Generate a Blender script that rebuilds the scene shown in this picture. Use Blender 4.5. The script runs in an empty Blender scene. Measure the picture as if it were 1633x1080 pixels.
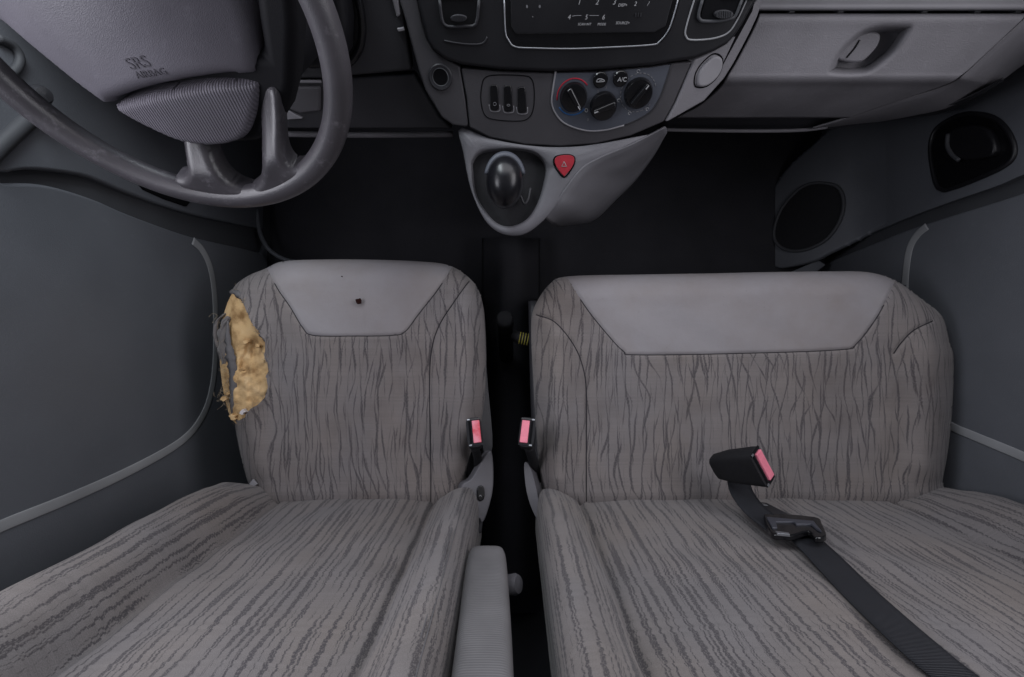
import bpy, math, random
import numpy as np
from mathutils import Vector
rng = np.random.default_rng(7)
random.seed(7)

# ------------------------------------------------------------------ camera
F, CX, CY = 700.0, 816.5, 540.0            # lens measured in pixels of the 1633 px wide photograph
CAMZ, PITCH = 1.35, math.radians(5.0)
cp, sp = math.cos(PITCH), math.sin(PITCH)
scene = bpy.context.scene
cam = bpy.data.objects.new("camera", bpy.data.cameras.new("camera"))
scene.collection.objects.link(cam)
cam.location = (0, 0, CAMZ)
cam.rotation_euler = (PITCH, 0, 0)
cam.data.sensor_width = 36.0
cam.data.lens = 36.0 * F / 1633.0
cam.data.clip_start, cam.data.clip_end = 0.02, 500
scene.camera = cam

# ------------------------------------------------------------------ daylight entering by the cab windows, and an added door fill
world = bpy.data.worlds.new("World"); scene.world = world; world.use_nodes = True
wn = world.node_tree.nodes; wl = world.node_tree.links
sky = wn.new("ShaderNodeTexSky"); sky.sky_type = 'NISHITA'; sky.sun_disc = False
sky.sun_elevation = math.radians(38); sky.sun_rotation = math.radians(70)
wl.new(sky.outputs[0], wn["Background"].inputs[0]); wn["Background"].inputs[1].default_value = 0.05

def area_lamp(name, loc, aim, sx, sy, power, col):
    l = bpy.data.lights.new(name, 'AREA'); l.shape = 'RECTANGLE'; l.size = sx; l.size_y = sy
    l.energy = power; l.color = col
    o = bpy.data.objects.new(name, l); scene.collection.objects.link(o)
    o.location = loc
    o.rotation_euler = (Vector(aim) - Vector(loc)).to_track_quat('-Z', 'Y').to_euler()
    return o
area_lamp("left_window_daylight", (-0.83, 0.16, 1.23), (-0.44, 0.16, 0.86), 0.66, 0.36, 6.6, (0.92, 0.92, 1.0))
area_lamp("right_window_daylight", (1.05, 0.26, 1.34), (0.45, 0.15, 0.80), 0.85, 0.50, 6.2, (0.97, 0.95, 1.0))
area_lamp("windscreen_daylight", (0.12, 0.84, 1.42), (0.05, -0.35, 0.75), 1.4, 0.55, 7.1, (0.97, 0.96, 1.0))
area_lamp("door_front_fill", (-0.42, 0.82, 1.30), (-0.66, 0.15, 0.75), 0.30, 0.40, 5.2, (0.86, 0.95, 1.0))  # added fill to brighten the front of the driver door

vs = scene.view_settings
vs.view_transform = 'Standard'; vs.look = 'None'; vs.gamma = 1.0; vs.exposure = 0.0; vs.use_curve_mapping = False

# ------------------------------------------------------------------ geometry helpers
# "cab" coordinates: X right, U towards the dashboard, d down below the roof camera point
def C2W(v):
    v = np.asarray(v, float)
    return np.stack([v[..., 0], v[..., 1] * cp + v[..., 2] * sp, CAMZ + v[..., 1] * sp - v[..., 2] * cp], -1)
def P(px, py, d):
    px = np.asarray(px, float); py = np.asarray(py, float); d = np.asarray(d, float) + 0 * px
    return np.stack([(px - CX) / F * d, (CY - py) / F * d, d], -1)
def unit(v):
    v = np.asarray(v, float); return v / np.linalg.norm(v)

class Plane:
    def __init__(s, o, n, ex=(1, 0, 0)):
        s.o = np.asarray(o, float); s.n = unit(n)
        ex = np.asarray(ex, float); s.ex = unit(ex - s.n * ex.dot(s.n))
        s.ey = unit(np.cross(s.ex, s.n))
        if s.ey[1] < -1e-6: s.ey = -s.ey
    def hit(s, px, py, h=0.0):
        r = P(px, py, 1.0)
        t = (s.o + s.n * h).dot(s.n) / (r @ s.n)
        return r * np.asarray(t)[..., None]
    def at(s, x, y, h=0.0):
        return s.o + np.asarray(x)[..., None] * s.ex + np.asarray(y)[..., None] * s.ey + np.asarray(h)[..., None] * s.n

ROOT = {}
def link(o, parent=None):
    scene.collection.objects.link(o)
    if parent is not None:
        o.parent = parent; ROOT[o.name] = ROOT[parent.name]
    return o
def tag(o, label=None, cat=None, group=None, kind=None):
    if label: o["label"] = label
    if cat: o["category"] = cat
    if group: o["group"] = group
    if kind: o["kind"] = kind
    return o
def thing(name, label, cat, base, group=None):
    o = bpy.data.objects.new(name, None); o.empty_display_size = 0.05
    scene.collection.objects.link(o)
    w = C2W(base); o.location = w; ROOT[o.name] = w
    return tag(o, label, cat, group)

def mesh(name, V, faces, mat, parent=None, uv=None, smooth=True, sharp=None, bevel=None, bseg=2, solid=None, sub=None):
    W = C2W(np.asarray(V, float).reshape(-1, 3))
    if parent is not None: W = W - ROOT[parent.name]
    me = bpy.data.meshes.new(name)
    me.from_pydata(W.tolist(), [], [list(map(int, f)) for f in faces])
    me.update()
    if uv is not None:
        lay = me.uv_layers.new(name="UVMap")
        li = np.empty(len(me.loops), np.int32); me.loops.foreach_get("vertex_index", li)
        lay.data.foreach_set("uv", np.asarray(uv, np.float32)[li].ravel())
    me.polygons.foreach_set("use_smooth", [smooth] * len(me.polygons))
    if sharp: me.set_sharp_from_angle(angle=math.radians(sharp))
    me.materials.append(mat)
    o = bpy.data.objects.new(name, me)
    if parent is None: scene.collection.objects.link(o); ROOT[o.name] = np.zeros(3)
    else: link(o, parent)
    if sub: m = o.modifiers.new("sub", 'SUBSURF'); m.levels = m.render_levels = sub
    if solid: m = o.modifiers.new("solid", 'SOLIDIFY'); m.thickness = abs(solid); m.offset = -1 if solid > 0 else 1
    if bevel:
        m = o.modifiers.new("bevel", 'BEVEL'); m.width = bevel; m.segments = bseg; m.limit_method = 'ANGLE'; m.angle_limit = math.radians(35)
        m.harden_normals = True
    return o

def smooth_closed(pts, n=6):
    p = np.asarray(pts, float); k = len(p); out = []
    for i in range(k):
        a, b, c, d = p[i - 1], p[i], p[(i + 1) % k], p[(i + 2) % k]
        for t in np.arange(n) / n:
            out.append(.5 * ((2 * b) + (c - a) * t + (2 * a - 5 * b + 4 * c - d) * t * t + (-a + 3 * b - 3 * c + d) * t ** 3))
    return np.array(out)
def smooth_open(pts, n=6):
    p = np.asarray(pts, float); q = np.vstack([2 * p[0] - p[1], p, 2 * p[-1] - p[-2]]); out = []
    for i in range(1, len(q) - 2):
        a, b, c, d = q[i - 1], q[i], q[i + 1], q[i + 2]
        for t in np.arange(n) / n:
            out.append(.5 * ((2 * b) + (c - a) * t + (2 * a - 5 * b + 4 * c - d) * t * t + (-a + 3 * b - 3 * c + d) * t ** 3))
    out.append(p[-1]); return np.array(out)
def ellipse(cx, cy, rx, ry, n=40, rot=0.0):
    t = np.linspace(0, 2 * np.pi, n, endpoint=False); x, y = rx * np.cos(t), ry * np.sin(t)
    return np.stack([cx + x * math.cos(rot) - y * math.sin(rot), cy + x * math.sin(rot) + y * math.cos(rot)], 1)

def prism(name, base3, n, h0, h1, mat, parent, bevel=None, smooth=False, scale_top=1.0, bseg=2):
    """solid with outline base3 (cab coordinates), pushed from h0 to h1 along n"""
    b = np.asarray(base3, float); k = len(b); c = b.mean(0)
    lo = b + n * h0; hi = c + (b - c) * scale_top + n * h1
    V = np.vstack([lo, hi])
    fs = [list(range(k))[::-1], [k + i for i in range(k)]] + [[i, (i + 1) % k, k + (i + 1) % k, k + i] for i in range(k)]
    a = sum(np.cross(b[i] - c, b[(i + 1) % k] - c) for i in range(k))
    if a.dot(n) < 0: fs = [f[::-1] for f in fs]
    # cab axes (X, U, d) are left handed once d points down: mirror the winding
    fs = [f[::-1] for f in fs]
    return mesh(name, V, fs, mat, parent, smooth=True, sharp=35, bevel=bevel, bseg=bseg)
def slab(name, px, plane, h0, h1, mat, parent, bevel=None, curve=0, scale_top=1.0, bseg=2):
    q = smooth_closed(px, curve) if curve else np.asarray(px, float)
    return prism(name, plane.hit(q[:, 0], q[:, 1]), plane.n, h0, h1, mat, parent, bevel, scale_top=scale_top, bseg=bseg)

def tube(name, path, r, mat, parent, closed=False, seg=10, flat=1.0, nref=None):
    p = np.asarray(path, float); k = len(p); r = np.zeros(k) + r
    if closed: T = np.roll(p, -1, 0) - np.roll(p, 1, 0)
    else: T = np.gradient(p, axis=0)
    T /= np.linalg.norm(T, axis=1)[:, None] + 1e-12
    nref = np.array([0, -.3, -1.0]) if nref is None else np.asarray(nref, float)
    A = np.cross(T, nref); A /= np.linalg.norm(A, axis=1)[:, None] + 1e-9
    B = np.cross(A, T)
    t = np.linspace(0, 2 * np.pi, seg, endpoint=False)
    V = p[:, None] + r[:, None, None] * (np.cos(t)[None, :, None] * A[:, None] + flat * np.sin(t)[None, :, None] * B[:, None])
    fs = []
    for i in range(k if closed else k - 1):
        j = (i + 1) % k
        for s in range(seg):
            s2 = (s + 1) % seg
            fs.append([i * seg + s, i * seg + s2, j * seg + s2, j * seg + s])
    if not closed:
        fs.append(list(range(seg))[::-1]); fs.append([(k - 1) * seg + s for s in range(seg)])
    uvs = np.stack(np.broadcast_arrays(t[None, :] / 6.2832, np.r_[0, np.cumsum(np.linalg.norm(np.diff(p, axis=0), axis=1))][:, None]), -1).reshape(-1, 2)
    return mesh(name, V.reshape(-1, 3), fs, mat, parent, uv=uvs)
def tube_px(name, px, plane, h, r, mat, parent, closed=False, curve=6, seg=8, flat=1.0):
    q = smooth_closed(px, curve) if closed else smooth_open(px, curve)
    return tube(name, plane.hit(q[:, 0], q[:, 1], h), r, mat, parent, closed, seg, flat, nref=plane.n)

def lathe(name, o, axis, prof, mat, parent, seg=36, ex=(1, 0, 0), sq=1.0, ribs=0, ribd=0.0, caps=True):
    """prof: (radius, height) list along axis from o"""
    ax = unit(axis); ex = np.asarray(ex, float); ex = unit(ex - ax * ex.dot(ax)); ey = np.cross(ax, ex)
    t = np.linspace(0, 2 * np.pi, seg, endpoint=False); prof = np.asarray(prof, float)
    rr = prof[:, 0][:, None] * (1 + ribd * (np.sign(np.cos(t * ribs)) if ribs else 0))
    V = o + rr[..., None] * (np.cos(t)[None, :, None] * ex + sq * np.sin(t)[None, :, None] * ey) + prof[:, 1][:, None, None] * ax
    k = len(prof); fs = []
    for i in range(k - 1):
        for s in range(seg):
            s2 = (s + 1) % seg
            fs.append([i * seg + s, (i + 1) * seg + s, (i + 1) * seg + s2, i * seg + s2])
    if caps: fs.append([s for s in range(seg)]); fs.append([(k - 1) * seg + s for s in range(seg)][::-1])
    return mesh(name, V.reshape(-1, 3), fs, mat, parent, smooth=True, sharp=40)

def poly_sd(pts, poly, closed=True):
    """distance to polyline, negative inside when closed; also the closest point"""
    pts = np.asarray(pts, float); poly = np.asarray(poly, float)
    a = poly if closed else poly[:-1]; b = np.roll(poly, -1, 0) if closed else poly[1:]
    best = np.full(len(pts), 1e9); near = np.zeros_like(pts); ins = np.zeros(len(pts), bool)
    for p, q in zip(a, b):
        e = q - p; L = e.dot(e) + 1e-12
        t = np.clip(((pts - p) @ e) / L, 0, 1); c = p + t[:, None] * e
        dd = np.hypot(*(pts - c).T); m = dd < best
        best[m] = dd[m]; near[m] = c[m]
        if closed:
            cr = ((p[1] > pts[:, 1]) != (q[1] > pts[:, 1])) & (pts[:, 0] < (q[0] - p[0]) * (pts[:, 1] - p[1]) / (q[1] - p[1] + 1e-12) + p[0])
            ins ^= cr
    return np.where(ins, -best, best) if closed else best, near
def sstep(x, a, b):
    t = np.clip((x - a) / (b - a), 0, 1); return t * t * (3 - 2 * t)

def grid_faces(nr, nc, closed_c=False):
    fs = []
    for i in range(nr - 1):
        for j in range(nc if closed_c else nc - 1):
            k = (j + 1) % nc
            fs.append([i * nc + j, i * nc + k, (i + 1) * nc + k, (i + 1) * nc + j])
    return fs
def net(name, rows, nu, nv, mat, parent, carve=(), solid=0.003, flip=False):
    """smooth sheet through rows of (px, py, depth) stations; carve = (outline, depth, wall width px)"""
    R = [smooth_open(r, 12) for r in rows]
    R = np.array([[np.interp(np.linspace(0, 1, nu), np.linspace(0, 1, len(r)), r[:, k]) for k in range(3)] for r in R]).transpose(0, 2, 1)
    cols = [smooth_open(R[:, j], 12) for j in range(nu)]
    G = np.array([[np.interp(np.linspace(0, 1, nv), np.linspace(0, 1, len(c)), c[:, k]) for k in range(3)] for c in cols]).transpose(2, 0, 1)
    G = G.reshape(-1, 3)
    for poly, dep, w in carve:
        sd, _ = poly_sd(G[:, :2], poly)
        G[:, 2] += dep * sstep(-sd, 0, w)
    V = P(G[:, 0], G[:, 1], G[:, 2])
    fs = grid_faces(nv, nu)
    if flip: fs = [f[::-1] for f in fs]
    return mesh(name, V, fs, mat, parent, smooth=True, solid=solid)

def patch(name, px, plane, hfun, cell, mat, parent, skirt):
    """sheet filling an outline on a plane, raised by hfun(x, y, distance to the edge), with a skirt below its edge"""
    q = np.asarray(px, float); w = plane.hit(q[:, 0], q[:, 1]) - plane.o
    out = np.stack([w @ plane.ex, w @ plane.ey], 1); lo, hi = out.min(0) - cell, out.max(0) + cell
    nx, ny = int((hi[0] - lo[0]) / cell) + 2, int((hi[1] - lo[1]) / cell) + 2
    gx, gy = np.meshgrid(lo[0] + cell * np.arange(nx), lo[1] + cell * np.arange(ny)); Q = np.stack([gx.ravel(), gy.ravel()], 1)
    sd, near = poly_sd(Q, out); m = np.abs(sd) < .6 * cell; Q[m] = near[m]; sd, _ = poly_sd(Q, out)
    V = plane.at(Q[:, 0], Q[:, 1], hfun(Q[:, 0], Q[:, 1], np.clip(-sd, 0, None)))
    idx = np.arange(nx * ny).reshape(ny, nx); a, b, c, f = idx[:-1, :-1].ravel(), idx[:-1, 1:].ravel(), idx[1:, 1:].ravel(), idx[1:, :-1].ravel()
    T = np.vstack([np.stack([a, b, c], 1), np.stack([a, c, f], 1)])
    E1, E2 = Q[T[:, 1]] - Q[T[:, 0]], Q[T[:, 2]] - Q[T[:, 0]]; ar = np.abs(E1[:, 0] * E2[:, 1] - E1[:, 1] * E2[:, 0])
    sc, _ = poly_sd(Q[T].mean(1), out); T = T[(sc < 0) & (ar > 1e-9)]
    used, inv = np.unique(T, return_inverse=True); V = V[used]; T = inv.reshape(-1, 3)
    ed = {}
    for t in T.tolist():
        for k in range(3):
            p, r = t[k], t[(k + 1) % 3]; key = (min(p, r), max(p, r)); ed[key] = None if key in ed else (p, r)
    ex, mp, fl = [], {}, T.tolist()
    for v in ed.values():
        if v is None: continue
        for p in v:
            if p not in mp: mp[p] = len(V) + len(ex); ex.append(V[p] - plane.n * skirt)
        fl.append([v[0], mp[v[0]], mp[v[1]], v[1]])
    return mesh(name, np.vstack([V, np.array(ex)]), fl, mat, parent)

def text(name, s, plane, px, py, size, mat, parent, h=0.0005, rot=0.0, depth=0.0004, shear=0.0, hfun=None):
    cu = bpy.data.curves.new(name, 'FONT'); cu.body = s; cu.size = size; cu.align_x = 'CENTER'; cu.align_y = 'CENTER'
    cu.extrude = depth; cu.shear = shear; cu.resolution_u = 3
    tmp = bpy.data.objects.new(name + "_tmp", cu); scene.collection.objects.link(tmp)
    dg = bpy.context.evaluated_depsgraph_get()
    me = bpy.data.meshes.new_from_object(tmp.evaluated_get(dg)); bpy.data.objects.remove(tmp)
    v = np.empty(len(me.vertices) * 3); me.vertices.foreach_get("co", v); v = v.reshape(-1, 3)
    c, n_ = plane.hit(px, py), plane.n
    ex = plane.ex * math.cos(rot) + plane.ey * math.sin(rot); ey = -plane.ex * math.sin(rot) + plane.ey * math.cos(rot)
    V = c + v[:, :1] * ex + v[:, 1:2] * ey + (v[:, 2:] + h) * n_
    if hfun is not None:
        w = V - plane.o; V = V + hfun(w @ plane.ex, w @ plane.ey)[:, None] * n_
    fs = [list(p.vertices) for p in me.polygons]; bpy.data.meshes.remove(me)
    return mesh(name, V, fs, mat, parent, smooth=False)

# ------------------------------------------------------------------ materials
def nodes(name):
    m = bpy.data.materials.new(name); m.use_nodes = True
    return m, m.node_tree.nodes, m.node_tree.links, m.node_tree.nodes["Principled BSDF"]
def nd(n, typ, **kw):
    o = n.new(typ)
    for k, v in kw.items():
        if k in o.inputs: o.inputs[k].default_value = v
        else: setattr(o, k, v)
    return o
def mixc(n, l, fac, a, b, mode='MIX'):
    m = n.new("ShaderNodeMix"); m.data_type = 'RGBA'; m.blend_type = mode
    for sock, v in ((0, fac), (6, a), (7, b)):
        if hasattr(v, "is_linked") or hasattr(v, "links"): l.new(v, m.inputs[sock])
        elif isinstance(v, (int, float)): m.inputs[sock].default_value = v
        else: m.inputs[sock].default_value = tuple(v) + (1,) if len(v) == 3 else v
    return m.outputs[2]
def math_n(n, l, op, a, b=0.0, clamp=False):
    m = n.new("ShaderNodeMath"); m.operation = op; m.use_clamp = clamp
    for i, v in enumerate((a, b)):
        if isinstance(v, (int, float)): m.inputs[i].default_value = v
        else: l.new(v, m.inputs[i])
    return m.outputs[0]
def ramp(n, l, src, stops):
    r = n.new("ShaderNodeValToRGB"); l.new(src, r.inputs[0])
    while len(r.color_ramp.elements) < len(stops): r.color_ramp.elements.new(.5)
    for e, (p, c) in zip(r.color_ramp.elements, stops):
        e.position = p; e.color = (c, c, c, 1) if isinstance(c, (int, float)) else tuple(c) + (1,)
    return r.outputs[0]

def plastic(name, col, rough=0.5, grain=0.15, gscale=900, var=0.12, scuff=0.0, spec=0.4):
    m, n, l, b = nodes(name)
    tc = n.new("ShaderNodeTexCoord")
    big = nd(n, "ShaderNodeTexNoise", Scale=9.0, Detail=5.0); l.new(tc.outputs["Object"], big.inputs["Vector"])
    f = ramp(n, l, big.outputs[0], [(.3, 1 - var), (.7, 1 + var)])
    c = mixc(n, l, 1.0, col, f, 'MULTIPLY')
    if scuff:
        s = nd(n, "ShaderNodeTexNoise", Scale=60.0, Detail=8.0, Roughness=.75); l.new(tc.outputs["Object"], s.inputs["Vector"])
        k = ramp(n, l, s.outputs[0], [(.56, 0.0), (.72, scuff)])
        c = mixc(n, l, k, c, tuple(min(1, x * 2.2 + .03) for x in col))
    l.new(c, b.inputs["Base Color"])
    rr = ramp(n, l, big.outputs[0], [(.3, rough - .06), (.7, rough + .08)]); l.new(rr, b.inputs["Roughness"])
    b.inputs["Specular IOR Level"].default_value = spec
    g = nd(n, "ShaderNodeTexVoronoi", Scale=gscale); l.new(tc.outputs["Object"], g.inputs["Vector"])
    bu = nd(n, "ShaderNodeBump", Strength=grain, Distance=.0006); l.new(g.outputs[0], bu.inputs["Height"]); l.new(bu.outputs[0], b.inputs["Normal"])
    return m

def fabric(name, base, dark, su=1.0, fams=(), soilk=.28, jag=.0022):
    """woven seat cloth: grey taupe ground with long branching dark threads running along v"""
    m, n, l, b = nodes(name)
    uv = n.new("ShaderNodeUVMap"); sep = n.new("ShaderNodeSeparateXYZ"); l.new(uv.outputs[0], sep.inputs[0])
    u, v = sep.outputs[0], sep.outputs[1]
    # threads are stepped by the weave: quantise v a little and shift u per pick
    pick = math_n(n, l, 'FLOOR', math_n(n, l, 'MULTIPLY', v, 420.0))
    wn_ = nd(n, "ShaderNodeTexWhiteNoise", noise_dimensions='1D'); l.new(pick, wn_.inputs["W"])
    jit = math_n(n, l, 'MULTIPLY', math_n(n, l, 'SUBTRACT', wn_.outputs[0], .5), jag)
    uj = math_n(n, l, 'ADD', u, jit)
    def coords(a, c, off=0.0):
        cb = n.new("ShaderNodeCombineXYZ")
        l.new(math_n(n, l, 'MULTIPLY', uj, a * su), cb.inputs[0]); l.new(math_n(n, l, 'MULTIPLY', v, c), cb.inputs[1])
        cb.inputs[2].default_value = off; return cb.outputs[0]
    def threads(N, A, us, vs_, off, w0, w1, gain=17.0):
        """one family of threads: N per metre across u, swaying by A periods; half width w0..w1 metres"""
        nz = nd(n, "ShaderNodeTexNoise", Scale=1.0, Detail=1.5, Roughness=.5); l.new(coords(us, vs_, off), nz.inputs["Vector"])
        ph = math_n(n, l, 'ADD', math_n(n, l, 'MULTIPLY', uj, float(N)), math_n(n, l, 'MULTIPLY', nz.outputs[0], float(A)))
        tri = math_n(n, l, 'ABSOLUTE', math_n(n, l, 'SUBTRACT', math_n(n, l, 'FRACT', ph), .5))
        wd = nd(n, "ShaderNodeTexNoise", Scale=1.0, Detail=2.0); l.new(coords(N * .8, 11, off + 3), wd.inputs["Vector"])
        th = ramp(n, l, wd.outputs[0], [(.36, .5 - w0 * N), (.64, .5 - w1 * N)])
        return math_n(n, l, 'MULTIPLY', math_n(n, l, 'SUBTRACT', tri, th), gain, True)
    ln = None
    for k, fam in enumerate(fams):
        t = threads(*fam)
        ln = t if ln is None else math_n(n, l, 'MAXIMUM', ln, t)
    # broken, stippled edges
    st = nd(n, "ShaderNodeTexNoise", Scale=1.0, Detail=1.0); l.new(coords(700, 420), st.inputs["Vector"])
    stp = ramp(n, l, st.outputs[0], [(.36, .30), (.50, 1.0)])
    ln = math_n(n, l, 'MULTIPLY', ln, stp, True)
    grd = nd(n, "ShaderNodeTexNoise", Scale=1.0, Detail=4.0); l.new(coords(7, 5, 9.0), grd.inputs["Vector"])
    base2 = mixc(n, l, ramp(n, l, grd.outputs[0], [(.35, 0.0), (.7, 1.0)]), base, tuple(x * y for x, y in zip(base, (1.14, 1.08, 1.0))))
    fine = nd(n, "ShaderNodeTexNoise", Scale=1.0, Detail=1.0); l.new(coords(900, 900, 2.0), fine.inputs["Vector"])
    base3 = mixc(n, l, 1.0, base2, ramp(n, l, fine.outputs[0], [(.3, .84), (.7, 1.14)]), 'MULTIPLY')
    row = ramp(n, l, wn_.outputs[0], [(.0, .95), (1.0, 1.04)])
    base3 = mixc(n, l, 1.0, base3, row, 'MULTIPLY')
    col = mixc(n, l, math_n(n, l, 'MULTIPLY', ln, .90), base3, dark)
    soil = nd(n, "ShaderNodeTexNoise", Scale=1.0, Detail=6.0, Roughness=.65); l.new(coords(5, 5, 20.0), soil.inputs["Vector"])
    col = mixc(n, l, ramp(n, l, soil.outputs[0], [(.5, 0.0), (.75, soilk)]), col, (.075, .058, .05))
    l.new(col, b.inputs["Base Color"]); b.inputs["Roughness"].default_value = .92
    b.inputs["Specular IOR Level"].default_value = .15
    b.inputs["Sheen Weight"].default_value = .12; b.inputs["Sheen Roughness"].default_value = .5
    hgt = math_n(n, l, 'SUBTRACT', fine.outputs[0], math_n(n, l, 'MULTIPLY', ln, .8))
    bu = nd(n, "ShaderNodeBump", Strength=.35, Distance=.0008); l.new(hgt, bu.inputs["Height"]); l.new(bu.outputs[0], b.inputs["Normal"])
    return m

def vinyl(name, col):
    m, n, l, b = nodes(name)
    tc = n.new("ShaderNodeTexCoord")
    a = nd(n, "ShaderNodeTexNoise", Scale=6.0, Detail=6.0, Roughness=.6); l.new(tc.outputs["Object"], a.inputs["Vector"])
    c = mixc(n, l, ramp(n, l, a.outputs[0], [(.4, 0.0), (.72, .9)]), col, (col[0] * .86, col[1] * .80, col[2] * .74))
    s = nd(n, "ShaderNodeTexNoise", Scale=170.0, Detail=3.0); l.new(tc.outputs["Object"], s.inputs["Vector"])
    c = mixc(n, l, ramp(n, l, s.outputs[0], [(.7, 0.0), (.8, .35)]), c, tuple(x * .5 for x in col))
    l.new(c, b.inputs["Base Color"]); b.inputs["Roughness"].default_value = .62; b.inputs["Specular IOR Level"].default_value = .3
    v = nd(n, "ShaderNodeTexVoronoi", Scale=750.0); l.new(tc.outputs["Object"], v.inputs["Vector"])
    w = nd(n, "ShaderNodeTexNoise", Scale=22.0, Detail=3.0); l.new(tc.outputs["Object"], w.inputs["Vector"])
    h = math_n(n, l, 'ADD', math_n(n, l, 'MULTIPLY', v.outputs[0], .12), w.outputs[0])
    bu = nd(n, "ShaderNodeBump", Strength=.45, Distance=.005); l.new(h, bu.inputs["Height"]); l.new(bu.outputs[0], b.inputs["Normal"])
    return m

def foam_mat():
    m, n, l, b = nodes("seat_foam")
    tc = n.new("ShaderNodeTexCoord")
    a = nd(n, "ShaderNodeTexNoise", Scale=24.0, Detail=7.0, Roughness=.6); l.new(tc.outputs["Object"], a.inputs["Vector"])
    r = n.new("ShaderNodeValToRGB"); l.new(a.outputs[0], r.inputs[0])
    r.color_ramp.elements[0].position = .33; r.color_ramp.elements[0].color = (.22, .12, .045, 1)
    r.color_ramp.elements[1].position = .52; r.color_ramp.elements[1].color = (.56, .37, .18, 1)
    e = r.color_ramp.elements.new(.75); e.color = (.64, .46, .26, 1)
    l.new(r.outputs[0], b.inputs["Base Color"]); b.inputs["Roughness"].default_value = .95
    s = nd(n, "ShaderNodeTexNoise", Scale=600.0, Detail=3.0); l.new(tc.outputs["Object"], s.inputs["Vector"])
    bu = nd(n, "ShaderNodeBump", Strength=.5, Distance=.001); l.new(s.outputs[0], bu.inputs["Height"]); l.new(bu.outputs[0], b.inputs["Normal"])
    return m

def ribbed(name, col, axis_scale, rough=.6, strength=.6, coord="UV", dist=.001):
    m, n, l, b = nodes(name)
    tc = n.new("ShaderNodeTexCoord")
    mp = n.new("ShaderNodeMapping"); l.new(tc.outputs[coord], mp.inputs[0]); mp.inputs["Scale"].default_value = axis_scale
    w = nd(n, "ShaderNodeTexWave", wave_type='BANDS', bands_direction='XYZ'[[i for i in range(3) if axis_scale[i]][0]], Scale=1.0, Distortion=.4); w.inputs["Detail Scale"].default_value = 2.0
    l.new(mp.outputs[0], w.inputs["Vector"])
    a = nd(n, "ShaderNodeTexNoise", Scale=14.0, Detail=5.0); l.new(tc.outputs["Object"], a.inputs["Vector"])
    c = mixc(n, l, ramp(n, l, a.outputs[0], [(.35, 0.0), (.7, 1.0)]), tuple(x * .85 for x in col), tuple(x * 1.12 for x in col))
    c = mixc(n, l, math_n(n, l, 'MULTIPLY', w.outputs[1], .35), c, tuple(x * .55 for x in col))
    l.new(c, b.inputs["Base Color"]); b.inputs["Roughness"].default_value = rough; b.inputs["Specular IOR Level"].default_value = .3
    bu = nd(n, "ShaderNodeBump", Strength=strength, Distance=dist, invert=True); l.new(w.outputs[1], bu.inputs["Height"]); l.new(bu.outputs[0], b.inputs["Normal"])
    return m

def plain(name, col, rough=.5, spec=.4, metal=0.0):
    m, n, l, b = nodes(name)
    tc = n.new("ShaderNodeTexCoord")
    a = nd(n, "ShaderNodeTexNoise", Scale=120.0, Detail=4.0); l.new(tc.outputs["Object"], a.inputs["Vector"])
    c = mixc(n, l, 1.0, col, ramp(n, l, a.outputs[0], [(.3, .88), (.7, 1.1)]), 'MULTIPLY')
    l.new(c, b.inputs["Base Color"]); b.inputs["Roughness"].default_value = rough
    b.inputs["Specular IOR Level"].default_value = spec; b.inputs["Metallic"].default_value = metal
    return m

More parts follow.
